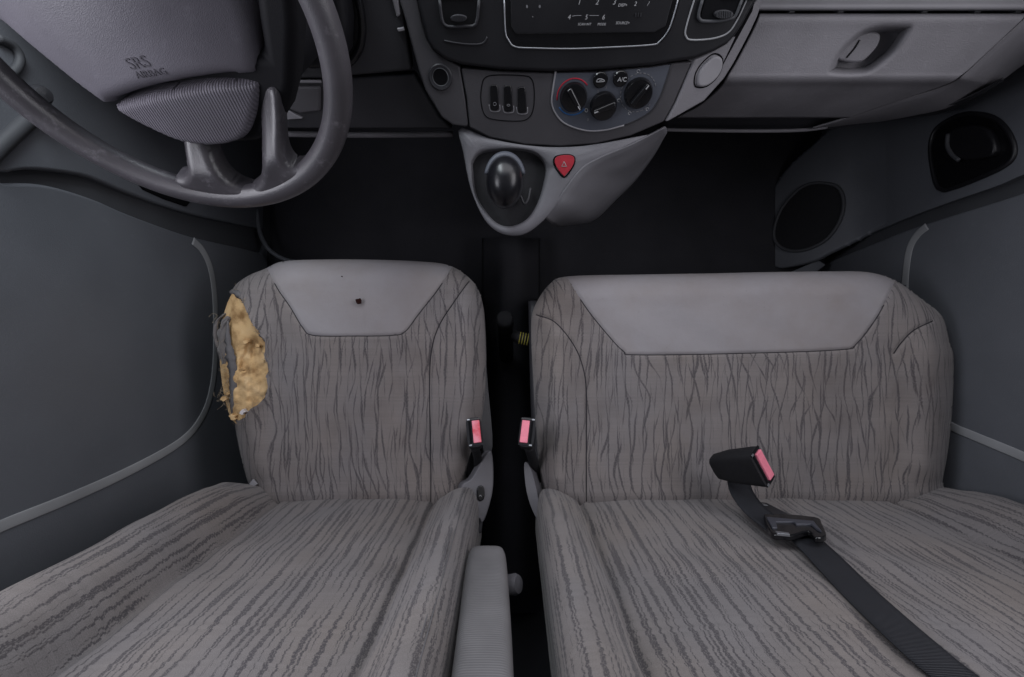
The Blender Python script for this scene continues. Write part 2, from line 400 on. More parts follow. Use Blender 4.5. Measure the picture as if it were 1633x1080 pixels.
M = dict(
    cloth=fabric("seat_cloth", (.168, .155, .157), (.054, .049, .054), soilk=.4, jag=.0016,
        fams=((43, 4.4, 6, 4.8, 0.0, .0001, .0026), (47, 4.8, 6, 4.2, 5.3, -.0002, .0024), (38, 4.2, 6, 5.0, 11.7, -.0002, .0031), (66, 3.4, 8, 3.4, 17.1, -.0008, .0018))),
    cloth2=fabric("backrest_cloth", (.166, .154, .155), (.058, .053, .058), jag=.0028,
        fams=((42, .8, 8, 1.5, 0.0, .0006, .0042), (57, 1.0, 9, 1.8, 5.3, -.0002, .0030), (83, 1.3, 11, 2.4, 11.7, -.0004, .0017))),
    vinyl=vinyl("seat_vinyl", (.238, .225, .235)),
    foam=foam_mat(),
    cloth_back=plain("cloth_backing", (.12, .115, .12), .95, .1),
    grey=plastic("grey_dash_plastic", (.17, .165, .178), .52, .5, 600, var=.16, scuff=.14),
    greylight=plastic("light_grey_plastic", (.24, .235, .25), .5, .25, 800),
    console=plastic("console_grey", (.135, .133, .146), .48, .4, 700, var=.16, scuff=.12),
    consoleside=plastic("console_grey_shaded", (.120, .118, .129), .5, .4, 700),  # console grey darkened slightly, the flank's shade put into the colour
    greyshaded=plastic("shaded_grey_plastic", (.050, .048, .053), .55, .35, 700),  # dash grey darkened: shade of the dim centre and left put into colour
    trim=plastic("seat_trim_plastic", (.105, .102, .112), .5, .3, 800),
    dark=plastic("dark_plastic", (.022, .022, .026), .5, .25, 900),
    black=plastic("black_plastic", (.010, .010, .012), .42, .12, 1100, spec=.35),
    gloss=plain("glossy_black", (.006, .006, .007), .18, .5),
    seam=plain("gap_black", (.006, .006, .007), .9, .05),
    door=plastic("door_plastic", (.108, .114, .128), .42, .35, 500, var=.05, scuff=.07),
    doordark=plastic("door_channel", (.05, .052, .058), .6, .2, 800),
    bead=plastic("door_bead_lit", (.27, .275, .285), .5, .1, 800),  # paler than the door: catch-light along the ridge put into the colour
    wheel=plastic("wheel_leather", (.058, .054, .061), .36, .25, 800, var=.3, scuff=.8, spec=.6),
    pad=plastic("airbag_pad", (.125, .118, .138), .46, .3, 1000, var=.18, scuff=.15),
    padrib=ribbed("ribbed_pad", (.15, .14, .165), (105, 0, 0), .55, .8, "Object", .0012),
    carpet=plastic("floor_carpet", (.036, .036, .041), .95, .6, 500, spec=.1),
    rubber=plain("black_rubber", (.012, .012, .014), .7, .25),
    web=ribbed("seat_belt_webbing", (.016, .017, .022), (0, 150, 0), .6, .7),
    arm=ribbed("armrest_cloth", (.168, .162, .166), (0, 0, 95), .85, .5, "Object", .0008),
    pink=plain("faded_pink_button", (.72, .20, .27), .5, .4),
    red=plain("red_button", (.30, .016, .028), .35, .5),
    redprint=plain("red_print", (.40, .02, .04), .6, .2),
    blueprint=plain("blue_print", (.03, .10, .25), .6, .2),
    white=plain("white_print", (.36, .36, .37), .6, .2),
    dimprint=plain("grey_print", (.17, .17, .18), .6, .2),
    metal=plain("scratched_metal", (.32, .33, .35), .38, .5, .8),
    yellow=plain("yellow_tape", (.22, .19, .03), .6, .3),
    thread=plain("seam_thread", (.030, .028, .032), .9, .1),
    knobblack=plain("knob_black", (.007, .007, .009), .3, .4),
    hubblack=plastic("hub_black", (.008, .008, .010), .7, .2, 900, spec=.2),
    burn=plain("burn_mark", (.018, .006, .005), .9, .1),
    climate=plastic("climate_panel", (.062, .068, .085), .5, .15, 900),
    roof=plastic("headliner", (.45, .45, .44), .9, .2, 500),
)

# ------------------------------------------------------------------ cab shell
def box(name, c0, c1, mat, parent=None, bevel=None):
    a, b = np.minimum(c0, c1), np.maximum(c0, c1)
    V = np.array([[x, y, z] for z in (a[2], b[2]) for y in (a[1], b[1]) for x in (a[0], b[0])])
    fs = [[0, 1, 3, 2], [4, 6, 7, 5], [0, 4, 5, 1], [2, 3, 7, 6], [0, 2, 6, 4], [1, 5, 7, 3]]
    return mesh(name, V, fs, mat, parent, smooth=False, bevel=bevel)
tag(box("floor", (-0.85, -1.1, 1.36), (1.07, 1.3, 1.44), M["carpet"]), kind="structure")
tag(box("firewall", (-0.85, .90, .62), (1.07, .97, 1.36), M["carpet"]), kind="structure")
tag(box("ceiling", (-0.85, -1.1, -.50), (1.07, .45, -.45), M["roof"]), kind="structure")
tag(box("bulkhead_wall", (-0.85, -.90, -.45), (1.07, -.85, 1.36), M["doordark"]), kind="structure")
tag(box("ground", (-40, -40, 1.75), (40, 40, 1.80), plastic("asphalt", (.05, .05, .05), .9, .3, 40)), kind="structure")

# ------------------------------------------------------------------ seats
CUSH = .90                                   # depth of the cushion tops below the camera
BACK_U0, BACK_K = -.334, .043                # backrest face: U = U0 - K * h at height h above the cushion
def px2c(p): return np.stack([(np.asarray(p, float)[:, 0] - CX) / F * CUSH, (CY - np.asarray(p, float)[:, 1]) / F * CUSH], 1)

def cushion(root, outline, vinyl_px, seams, ridges, tear=None, cell=.0028):
    out = px2c(smooth_closed(outline, 5))
    vin = px2c(smooth_open(vinyl_px, 6)); vin_poly = vin
    lo, hi = out.min(0) - cell, out.max(0) + cell
    nx, ny = int((hi[0] - lo[0]) / cell) + 2, int((hi[1] - lo[1]) / cell) + 2
    gx, gy = np.meshgrid(lo[0] + cell * np.arange(nx), lo[1] + cell * np.arange(ny))
    Q = np.stack([gx.ravel(), gy.ravel()], 1)
    tr = px2c(smooth_closed(tear, 3)) if tear is not None else None
    if tr is not None: tr = tr + rng.normal(0, .0012, tr.shape)
    for poly, cl in [(out, True), (vin_poly, False)] + ([(tr, True)] if tr is not None else []):
        sd, near = poly_sd(Q, poly, cl)
        m = np.abs(sd) < .58 * cell; Q[m] = near[m]
    def dfun(Q):
        sdo, _ = poly_sd(Q, out); e = np.clip(-sdo, 0, None); r = .05
        d = np.where(e < r, r - np.sqrt(np.clip(r * r - (r - e) ** 2, 0, None)), 0.0)
        for s, w, dep in seams:
            dd, _ = poly_sd(Q, px2c(smooth_open(s, 6)), False); d = d + dep * np.exp(-(dd / w) ** 2)
        for s, w, amp in ridges:
            dd, _ = poly_sd(Q, px2c(smooth_open(s, 6)), False); d = d - amp * np.exp(-(dd / w) ** 2)
        return d + .0016 * np.sin(Q[:, 0] * 37 + 2 * np.sin(Q[:, 1] * 21)) * np.sin(Q[:, 1] * 33 + 1.3) + .004 * np.cos((Q[:, 0] - out[:, 0].mean()) * 9)
    d = dfun(Q)
    D = CUSH + d
    if tr is not None:                       # lips of the tear stand up a little
        st, _ = poly_sd(Q, tr); D -= .004 * np.exp(-(np.clip(st, 0, 1) / .008) ** 2)
    V = np.stack([Q[:, 0] * D / CUSH, Q[:, 1] * D / CUSH, D], 1)
    idx = np.arange(nx * ny).reshape(ny, nx)
    a, b, c, f = idx[:-1, :-1].ravel(), idx[:-1, 1:].ravel(), idx[1:, 1:].ravel(), idx[1:, :-1].ravel()
    T = np.vstack([np.stack([a, b, c], 1), np.stack([a, c, f], 1)])
    cen = Q[T].mean(1)
    area = np.abs((Q[T[:, 1]] - Q[T[:, 0]])[:, 0] * (Q[T[:, 2]] - Q[T[:, 0]])[:, 1] - (Q[T[:, 1]] - Q[T[:, 0]])[:, 1] * (Q[T[:, 2]] - Q[T[:, 0]])[:, 0])
    so, _ = poly_sd(cen, out); keep = (so < 0) & (area > 1e-9)
    # headband region: above the open polyline, closed far beyond the front edge
    closed_v = np.vstack([vin, [vin[-1] + (0.03, .25)], [vin[0] + (-0.03, .25)]])
    sv, _ = poly_sd(cen, closed_v); isv = sv < 0
    hole = np.zeros(len(T), bool)
    if tr is not None:
        st, _ = poly_sd(cen, tr); hole = st < 0
    objs = []
    for nm, sel, mat in (("cushion", keep & ~isv & ~hole, M["cloth"]), ("headband", keep & isv, M["vinyl"])):
        t = T[sel]; used, inv = np.unique(t, return_inverse=True)
        vv = V[used]; ff = inv.reshape(-1, 3)
        uv = vv[:, :2].copy()
        if nm == "cushion":                  # skirt down the outer sides
            ed = {}
            for tri in ff:
                for k in range(3):
                    p, q = int(tri[k]), int(tri[(k + 1) % 3]); key = (min(p, q), max(p, q))
                    ed[key] = None if key in ed else (p, q)
            so2, _ = poly_sd(vv[:, :2] * CUSH / vv[:, 2:], out)
            extra_v, extra_f, mp = [], [], {}
            nrm_c = vv[:, :2].mean(0)
            def low(p):
                if p not in mp:
                    w = vv[p].copy(); w[:2] += (nrm_c - w[:2]) * .02; w[2] += .13
                    mp[p] = len(vv) + len(extra_v); extra_v.append(w)
                return mp[p]
            for kk, pq in ed.items():
                if pq is None: continue
                p, q = pq
                if abs(so2[p]) < .0004 and abs(so2[q]) < .0004: extra_f.append([p, low(p), low(q), q])
            vv2 = np.vstack([vv, np.array(extra_v)]) if extra_v else vv
            uv = np.vstack([uv, vv2[len(vv):, :2] + (0, .13)]); vv = vv2
            fl = [list(x) for x in ff] + [x for x in extra_f]
        else: fl = [list(x) for x in ff]
        par = root if nm == "cushion" else objs[0]
        objs.append(mesh(nm, vv, fl, mat, root, uv=uv))
    def seam_line(nm, px, par, trim=0, rad=.0011):
        q = px2c(smooth_open(px, 8)); q = q[trim:len(q) - trim]
        ins, _ = poly_sd(q, out); q = q[ins < -.002]; D_ = CUSH + dfun(q) - .0006
        tube(nm, np.stack([q[:, 0] * D_ / CUSH, q[:, 1] * D_ / CUSH, D_], 1), rad, M["thread"], par, seg=8)
    return objs, out, tr, seam_line

def backrest(root, prof, hmax, gfun, name="backrest", hmin=-.03, nh=170, seamx=()):
    """prof: closed cross-section stations (X, forward); forward bulges are scaled by gfun(h)"""
    pr = smooth_open(prof, 9)
    seg = np.r_[0, np.cumsum(np.hypot(*np.diff(pr, axis=0).T))]
    n = int(seg[-1] / .004); s = np.linspace(0, seg[-1], n)
    X = np.interp(s, seg, pr[:, 0]); Fw = np.interp(s, seg, pr[:, 1])
    h = np.r_[np.linspace(hmin, hmax, nh)]
    g = gfun(h)
    XX = np.broadcast_to(X, (nh, n)).copy(); 
    FF = np.where(Fw > 0, Fw[None] * g[:, None], Fw[None])
    HH = np.broadcast_to(h[:, None], (nh, n))
    for xs, w, dep in seamx:                 # crease lines
        FF -= dep * np.exp(-((XX - xs) / w) ** 2) * (Fw > -.01)[None]
    FF += .0025 * np.sin(XX * 31 + 3 * np.sin(HH * 14)) * np.sin(HH * 23 + XX * 9)
    U = BACK_U0 - BACK_K * HH + FF
    V = np.stack([XX, U, CUSH - HH], -1).reshape(-1, 3)
    uv = np.stack([np.broadcast_to(s + X[0], (nh, n)), HH], -1).reshape(-1, 2)
    fs = [f[::-1] for f in grid_faces(nh, n)]
    fs.append([(nh - 1) * n + j for j in range(n)]); 
    return mesh(name, V, fs, M["cloth2"], root, uv=uv)

# ---- driver seat
driver = thing("driver_seat", "torn single driver seat in striped grey cloth behind the steering wheel", "seat", (-.315, -.05, 1.36))
dl_out = [(422, 429), (451, 417), (512, 414), (585, 414), (667, 417), (715, 423), (748, 443), (766, 470), (772, 514), (774, 584), (772, 641), (763, 690),
          (748, 730), (741, 765), (736, 815), (590, 822), (420, 818), (398, 775), (390, 751), (381, 714), (373, 669), (362, 620), (358, 563), (362, 502), (371, 461), (394, 441)]
dl_vin = [(424, 424), (443, 461), (463, 490), (483, 523), (500, 535), (565, 536), (626, 535), (646, 529), (667, 502), (699, 461), (722, 424)]
seamR = [(760, 440), (748, 449), (724, 482), (701, 518), (689, 555), (685, 608), (687, 747), (687, 800)]
dl_tear = [(373, 470), (384, 477), (392, 494), (402, 512), (414, 531), (424, 545), (421, 566), (428, 585), (424, 602), (427, 620), (416, 640), (398, 654), (386, 668), (374, 668), (340, 640), (330, 560), (340, 500), (362, 476)]
(dcush, dhead), dout, dtr, dline = cushion(driver, dl_out, dl_vin, [(seamR, .0035, .004), (dl_vin, .003, .003), ([(579, 410), (579, 534)], .0025, .0008)],
        [([(738, 500), (735, 740)], .030, .013), ([(400, 520), (405, 740)], .03, .010)], tear=dl_tear)
dline("piping", seamR, dcush)
dline("seam_stitch", dl_vin, dhead, 6, .0009)
# burn hole in the headband
bh = ellipse(571.5, 481, 4, 5, 14); bh += rng.normal(0, 1.0, bh.shape)
cpl = Plane((0, 0, CUSH - .0045), (0, 0, -1))
slab("burn_hole", bh, cpl, -.003, .0008, M["burn"], dhead)
slab("burn_hole", ellipse(545, 441, .9, .9, 8), cpl, -.003, .0012, M["burn"], dhead)

# exposed foam under the tear
slab("seat_tag", [(398, 771), (404, 764), (411, 772), (403, 777)], Plane((0, 0, .905), (0, 0, -1)), -.002, .002, M["greylight"], driver, bevel=.0006)
def foam():
    poly = px2c(smooth_closed([(372, 466), (388, 474), (408, 508), (428, 540), (433, 580), (433, 622), (420, 648), (392, 672), (374, 674), (362, 650), (354, 610), (350, 560), (356, 505)], 5))
    cell = .0016; lo, hi = poly.min(0), poly.max(0)
    xs, ys = np.arange(lo[0], hi[0], cell), np.arange(lo[1], hi[1], cell)
    gx, gy = np.meshgrid(xs, ys); Q = np.stack([gx.ravel(), gy.ravel()], 1)
    sd, near = poly_sd(Q, poly); m = np.abs(sd) < .6 * cell; Q[m] = near[m]
    sdo, _ = poly_sd(Q, dout); e = np.clip(-sdo + .022, 0, None); r = .06
    d = np.where(e < r, r - np.sqrt(np.clip(r * r - (r - e) ** 2, 0, None)), 0) + .006
    t = (540 - 700 * Q[:, 1] / CUSH); x = 816.5 + 700 * Q[:, 0] / CUSH
    low = sstep(t, 535, 560)                # the lower half is crumbled
    nz = np.zeros(len(Q)); rr = np.random.default_rng(3)
    for k in range(26):
        fx, fy = rr.normal(0, 150, 2); nz += np.sin(Q[:, 0] * fx + Q[:, 1] * fy + rr.uniform(0, 6)) / 26 ** .5
    d += low * (.005 + .0022 * nz) + .015 * np.exp(-(((x - 402) / 13) ** 2 + ((t - 560) / 17) ** 2)) + .011 * np.exp(-(((x - 390) / 7) ** 2 + ((t - 585) / 13) ** 2))
    d += rng.normal(0, .00025, len(d)) * (.2 + low)
    V = np.c_[Q * ((CUSH + d) / CUSH)[:, None], CUSH + d]
    nx, ny = len(xs), len(ys); idx = np.arange(nx * ny).reshape(ny, nx)
    T = np.stack([idx[:-1, :-1].ravel(), idx[:-1, 1:].ravel(), idx[1:, 1:].ravel(), idx[1:, :-1].ravel()], 1)
    sc, _ = poly_sd(Q[T].mean(1), poly); T = T[sc < 0]
    used, inv = np.unique(T, return_inverse=True)
    return mesh("exposed_foam", V[used], inv.reshape(-1, 4), M["foam"], dcush, smooth=True)
fo = foam(); fo["label"] = "yellow foam bulging from the torn cushion side"
# torn strips of cloth hanging along the outside of the tear
def strip(px, d, w, mat, name, par):
    q = smooth_open(np.c_[np.asarray(px, float), d, w], 6); n = len(q)
    c = P(q[:, 0], q[:, 1], q[:, 2]); T = np.gradient(c, axis=0); T /= np.linalg.norm(T, axis=1)[:, None]
    S = np.cross(T, (0, 0, 1.0)); S /= np.linalg.norm(S, axis=1)[:, None]
    wv = (q[:, 3] * (1 + rng.normal(0, .10, n)))[:, None]
    mid = c + np.array([0, 0, -.004]) 
    V = np.stack([c - S * wv, mid, c + S * wv * (1 + rng.normal(0, .1, (n, 1)))], 1).reshape(-1, 3)
    uv = np.stack([np.tile([-.01, 0, .01], n), np.repeat(np.arange(n) * .006, 3)], 1)
    return mesh(name, V, grid_faces(n, 3), mat, par, uv=uv, smooth=True, solid=.0012)
strip([(366, 505), (357, 520), (356, 550), (362, 590), (368, 630), (374, 658)], [.91, .915, .92, .93, .94, .945], [.004, .010, .012, .011, .010, .006], M["cloth"], "torn_flap", dcush)
strip([(364, 512), (363, 540), (368, 570), (372, 600), (371, 640), (371, 662)], [.905, .907, .91, .915, .92, .93], [.002, .006, .009, .009, .007, .003], M["cloth_back"], "torn_flap", dcush)
strip([(360, 500), (347, 512), (343, 535), (350, 560), (354, 590)], [.92, .925, .93, .935, .94], [.002, .004, .005, .004, .002], M["cloth"], "torn_flap", dcush)
strip([(367, 466), (378, 468), (387, 478)], [.925, .912, .905], [.006, .007, .003], M["cloth_back"], "torn_flap", dcush)
strip([(424, 545), (422, 538), (414, 534)], [.897, .896, .899], [.003, .006, .003], M["cloth_back"], "torn_flap", dcush)
# frayed threads: nobody could count them
def threads():
    V, fs = [], []
    tp = smooth_closed(dl_tear[:14], 8)
    for k in range(170):
        if k < 90: p = tp[rng.integers(len(tp))]; L = rng.uniform(3, 9)
        else:
            t = rng.uniform(0, 1); p = np.array([350 + 22 * t + rng.normal(0, 3), 500 + 168 * t]); L = rng.uniform(5, 16)
        if k > 140: p = np.array([359 + rng.normal(0, 7), 635 + rng.normal(0, 6)]); L = rng.uniform(5, 15)
        a = rng.uniform(0, 2 * np.pi); d0 = CUSH + (.0 if p[0] > 380 else .022) + rng.normal(0, .004)
        pts = [p]
        for s in range(4): a += rng.normal(0, .5); pts.append(pts[-1] + L / 4 * np.array([math.cos(a), math.sin(a)]))
        pts = np.array(pts); c = P(pts[:, 0], pts[:, 1], d0 - .006 * np.sin(np.linspace(0, 2.5, 5)))
        w = .00035; b0 = len(V)
        for s in range(5):
            V += [c[s] + (w, 0, 0), c[s] + (-w * .5, w * .87, 0), c[s] + (-w * .5, -w * .87, 0)]
        for s in range(4):
            for j in range(3): fs.append([b0 + s * 3 + j, b0 + s * 3 + (j + 1) % 3, b0 + s * 3 + 3 + (j + 1) % 3, b0 + s * 3 + 3 + j])
    o = mesh("frayed_threads", V, fs, plain("fray", (.30, .24, .17), .9, .1), dcush); o["kind"] = "stuff"
threads()
for x, y, s_, mt in ((388, 657, 4.5, "white"), (372, 664, 6, "foam"), (358, 636, 5, "foam"), (364, 628, 3, "foam"), (393, 545, 4, "foam"), (412, 552, 3.5, "foam"), (386, 590, 3, "foam")):
    q = ellipse(x, y, s_, s_ * .8, 10) + rng.normal(0, s_ * .22, (10, 2))
    slab("foam_crumb", q, Plane((0, 0, CUSH + .018 if x < 380 else CUSH + .005), (0, 0, -1)), -.006, .004, M[mt] if mt != "white" else plain("white_padding", (.6, .56, .56), .9, .1), dcush, bevel=.0015)

def g_driver(h): return np.interp(h, [-.03, 0, .03, .08, .2, .7], [.35, .55, .78, .95, 1.05, 1.1])
dprof = [(-.555, -.13), (-.602, -.10), (-.608, -.04), (-.606, .01), (-.598, .040), (-.578, .060), (-.552, .062), (-.522, .050), (-.503, .028), (-.487, .004), (-.465, -.001), (-.40, .002), (-.32, .004), (-.24, .002),
         (-.18, -.001), (-.160, .004), (-.142, .022), (-.122, .040), (-.102, .050), (-.086, .048), (-.076, .034), (-.069, .005), (-.066, -.04), (-.068, -.10), (-.11, -.13)]
dback = backrest(driver, dprof, .70, g_driver, seamx=[(-.486, .007, .010), (-.161, .006, .010)])
# double stitched seam along the right bolster
hh = np.linspace(-.02, .68, 50)
tube("bolster_seam", np.stack([np.full(50, -.086), BACK_U0 - BACK_K * hh + .0495 * g_driver(hh), CUSH - hh], 1), .0008, M["cloth_back"], dback)
tube("bolster_seam", np.stack([np.full(50, -.0915), BACK_U0 - BACK_K * hh + .0500 * g_driver(hh), CUSH - hh], 1), .0008, M["cloth_back"], dback)
box("seat_base", (-.55, -.36, .98), (-.10, .12, 1.36), M["dark"], driver)
# grey side trim with its heater switch
trimR = Plane((-.055, 0, .95), (1, -.25, -.35), ex=(0, 1, 0))
trim = slab("side_trim", [(735, 778), (752, 762), (772, 728), (784, 720), (787, 765), (782, 800), (768, 836), (744, 840)], Plane((-.062, -.30, .90), (.35, .25, -.9)), -.03, .004, M["trim"], driver, bevel=.004, curve=4)
slab("side_cover", [(773, 560), (779, 620), (786, 712), (772, 724), (766, 650)], Plane((-.062, -.30, .93), (.35, .25, -.9)), -.03, .0, M["dark"], driver, bevel=.004, curve=4)
tp = Plane((-.062, -.30, .90), (.35, .25, -.9))
sw = slab("heater_switch", [(760, 778), (766, 774), (771, 779), (771, 793), (766, 799), (760, 795)], tp, .003, .008, M["gloss"], trim, bevel=.002, curve=3)
tube_px("switch_mark", [(764, 792), (766, 790), (768, 792)], tp, .0085, .0006, M["white"], sw, curve=3)
slab("recline_lever", [(748, 826), (766, 823), (770, 832), (768, 850), (748, 852)], tp, -.03, .004, M["dark"], driver, bevel=.003)
# folded armrest against the backrest
def armrest():
    hs = [.20, .206, .222, .26, .34, .46, .60]; rows = []
    tt = np.linspace(0, 2 * np.pi, 36, endpoint=False)
    def sq(t, p=.38): return np.sign(np.cos(t)) * np.abs(np.cos(t)) ** p, np.sign(np.sin(t)) * np.abs(np.sin(t)) ** p
    for h, s in zip(hs, [.55, .82, .96, 1, 1.02, 1.03, 1.03]):
        c, q = sq(tt)
        U0_ = BACK_U0 - BACK_K * h + .0
        xs = -.039 + .043 * max(0, min(h, .5) - .23)
        rows.append(np.stack([xs + .0315 * s * c, U0_ - .02 + .045 * s * q, np.full(36, CUSH - h)], 1))
    V = np.vstack(rows); fs = grid_faces(len(hs), 36, True)
    fs.append(list(range(36))); fs.append([(len(hs) - 1) * 36 + j for j in range(36)][::-1])
    a = mesh("armrest", V, fs, M["arm"], driver, sub=1)
    a["label"] = "grey ribbed armrest folded up against the seat back"
    lathe("armrest_pivot", P(822, 932, .70), (1, .3, -.5), [(.001, -.02), (.014, -.018), (.016, 0), (.013, .006), (.001, .008)], M["grey"], a, 20)
armrest()

# ---- passenger bench
bench = thing("bench_seat", "wide double passenger bench in striped grey cloth with plain front band", "seat", (.48, -.05, 1.36))
bn_out = [(867, 793), (857, 719), (850, 599), (847, 524), (852, 490), (875, 455), (905, 441), (1020, 438), (1139, 436), (1230, 434), (1318, 433), (1382, 434), (1427, 447), (1467, 475), (1502, 504),
          (1514, 544), (1521, 574), (1519, 649), (1512, 719), (1503, 770), (1500, 818), (1200, 822), (880, 820)]
bn_vin = [(901, 437), (934, 490), (969, 534), (994, 560), (1014, 566), (1168, 564), (1338, 558), (1367, 547), (1402, 500), (1430, 443)]
sL = [(855, 502), (885, 514), (914, 549), (929, 584), (935, 624), (935, 700), (935, 800)]
sR = [(1487, 512), (1457, 527), (1437, 547), (1425, 564)]
(bcush, bhead), bout, _, bline = cushion(bench, bn_out, bn_vin, [(sL, .0035, .004), (bn_vin, .003, .003), (sR, .004, .0035), ([(1425, 564), (1440, 640), (1425, 760)], .02, .003)],
        [([(892, 540), (892, 760)], .028, .013), ([(1482, 560), (1478, 740)], .035, .012)])
bline("piping", sL, bcush); bline("piping", sR, bcush)
bline("seam_stitch", bn_vin, bhead, 6, .0009)
def g_bench(h): return np.interp(h, [-.03, 0, .03, .08, .2, .7], [.35, .55, .78, .95, 1.0, 1.05])
bprof = [(.10, -.13), (.055, -.10), (.050, -.04), (.052, .0), (.058, .030), (.072, .044), (.092, .042), (.112, .028), (.130, .010), (.148, -.001), (.18, 0), (.30, .003), (.45, .004), (.60, .003), (.76, .001),
         (.80, .004), (.83, .018), (.86, .032), (.89, .042), (.92, .042), (.945, .025), (.955, -.02), (.955, -.09), (.90, -.13)]
bback = backrest(bench, bprof, .70, g_bench, seamx=[(.140, .006, .010), (.785, .007, .008)])
box("seat_base", (.08, -.36, .98), (.88, .12, 1.36), M["dark"], bench)
tpl = Plane((.045, -.30, .90), (-.35, .25, -.9))
slab("side_trim", [(836, 740), (846, 745), (858, 790), (864, 835), (852, 820), (840, 785)], tpl, -.03, .002, M["trim"], bench, bevel=.004, curve=4)
tube("side_cover", smooth_open(P(np.array([851, 853, 856, 860]), np.array([480, 580, 680, 760]), np.array([.97, .975, .975, .96])), 6), .012, M["dark"], bench, seg=12)

# ------------------------------------------------------------------ belt buckles
def buckle_proto(label):
    t = thing("belt_buckle", label, "belt buckle", (0, 0, 0), "seat belt buckles of the front seats")
    # local cab frame: +U is the way the tongue enters, -d faces the camera
    V = []; sec = [(-.050, .013, .008), (-.046, .018, .011), (-.02, .024, .013), (.02, .0275, .0145), (.026, .0275, .0145)]
    tt = np.linspace(0, 2 * np.pi, 28, endpoint=False)
    cc = np.sign(np.cos(tt)) * np.abs(np.cos(tt)) ** .4; ss = np.sign(np.sin(tt)) * np.abs(np.sin(tt)) ** .4
    for u, a, b_ in sec: V.append(np.stack([a * cc, np.full(28, u), b_ * ss], 1))
    fs = grid_faces(len(sec), 28, True) + [list(range(28)), [(len(sec) - 1) * 28 + j for j in range(28)][::-1]]
    hs = mesh("housing", np.vstack(V), fs, M["rubber"], t, smooth=True, sharp=45)
    face = Plane((0, .026, 0), (0, 1, 0), ex=(1, 0, 0))
    def onface(pts, nm, h0, h1, mat, bev):
        b3 = np.array([[x, .026, z] for x, z in pts]); return prism(nm, b3, np.array([0, 1.0, 0]), h0, h1, mat, hs, bevel=bev)
    prism("release_button", np.array([[x, .026, z] for x, z in [(-.021, -.0115), (.021, -.0115), (.021, .003), (-.021, .003)]]), np.array([0, 1., 0]), -.002, .0035, M["pink"], t, bevel=.0012)
    onface([(-.021, .0055), (.021, .0055), (.021, .0095), (-.021, .0095)], "tongue_slot", -.001, .0006, M["seam"], None)
    onface([(-.026, -.0135), (-.0225, -.0135), (-.0225, .0125), (-.026, .0125)], "face_edge", -.001, .001, M["gloss"], .0004)
    onface([(.0225, -.0135), (.026, -.0135), (.026, .0125), (.0225, .0125)], "face_edge", -.001, .001, M["gloss"], .0004)
    for sx in (-1, 1): onface([(sx * .0255, .0065), (sx * .0225, .0065), (sx * .0225, .0115), (sx * .0255, .0115)], "edge_chip", .0, .0018, M["metal"], .0004)
    return t
def place(root, pos, axis, face_up, scale=1.0):
    """pose a buckle: axis = tongue direction (cab), face_up = way the button edge looks"""
    y = Vector(C2W(np.array(pos) + unit(axis)) - C2W(pos)).normalized()
    z = Vector(C2W(np.array(pos) + unit(face_up)) - C2W(pos)); z = (z - y * z.dot(y)).normalized(); x = y.cross(z)
    from mathutils import Matrix
    m = Matrix((x, y, z)).transposed().to_4x4(); m.translation = Vector(C2W(pos))
    root.matrix_world = m @ Matrix.Scale(scale, 4)
def copy_tree(o, parent=None):
    c = o.copy(); scene.collection.objects.link(c)
    if parent is not None: c.parent = parent
    ROOT[c.name] = ROOT[o.name]
    for ch in list(o.children): copy_tree(ch, c)
    return c
# proto is built about its own origin in world axes, so temporarily use an untilted frame
_s = (cp, sp, CAMZ); cp, sp, CAMZ = 1.0, 0.0, 0.0
bk = buckle_proto("belt buckle with pink button lying on the bench between seat and back")
cp, sp, CAMZ = _s
bk2, bk3 = copy_tree(bk), copy_tree(bk)
tag(bk2, "belt buckle with worn red button standing beside the torn driver seat")
tag(bk3, "belt buckle with pink button at the inner edge of the bench, facing the gap")
B1, B2, B3 = P(1188, 744, .80), P(757, 694, .84), P(841, 694, .84)
bn_ = unit((.50, .24, -.83)); bl_ = np.array([.50, -.86, 0]); bl_ = unit(bl_ - bn_ * bl_.dot(bn_)); bz_ = np.cross(bl_, bn_)
place(bk, B1, bn_, bz_ if bz_[2] > 0 else -bz_, 1.25)
place(bk2, B2, (.05, .42, -.9), (1, .1, .1), 1.0)
place(bk3, B3, (-.05, .42, -.9), (-1, .1, .1), 1.0)
tag(tube("buckle_stalk", smooth_open([P(757, 712, .87), P(762, 735, .92), P(758, 760, .99)], 6), .009, M["rubber"], None, seg=12), "black stalk holding the buckle beside the torn driver seat", "buckle stalk", "stalks of the belt buckles")
tag(tube("buckle_stalk", smooth_open([P(843, 712, .87), P(850, 735, .91), P(856, 765, .98)], 6), .010, M["rubber"], None, seg=12), "black stalk holding the buckle at the inner edge of the bench", "buckle stalk", "stalks of the belt buckles")

wm, wn2, wl2, wb = nodes("worn_red_button")
tcw = wn2.new("ShaderNodeTexCoord"); nw = nd(wn2, "ShaderNodeTexNoise", Scale=55.0, Detail=5.0); wl2.new(tcw.outputs["Object"], nw.inputs["Vector"])
wl2.new(mixc(wn2, wl2, ramp(wn2, wl2, nw.outputs[0], [(.42, 0.0), (.60, 1.0)]), (.70, .22, .28), (.55, .035, .06)), wb.inputs["Base Color"]); wb.inputs["Roughness"].default_value = .5
for ch in bk2.children:
    if ch.name.startswith("release_button"): ch.material_slots[0].link = 'OBJECT'; ch.material_slots[0].material = wm
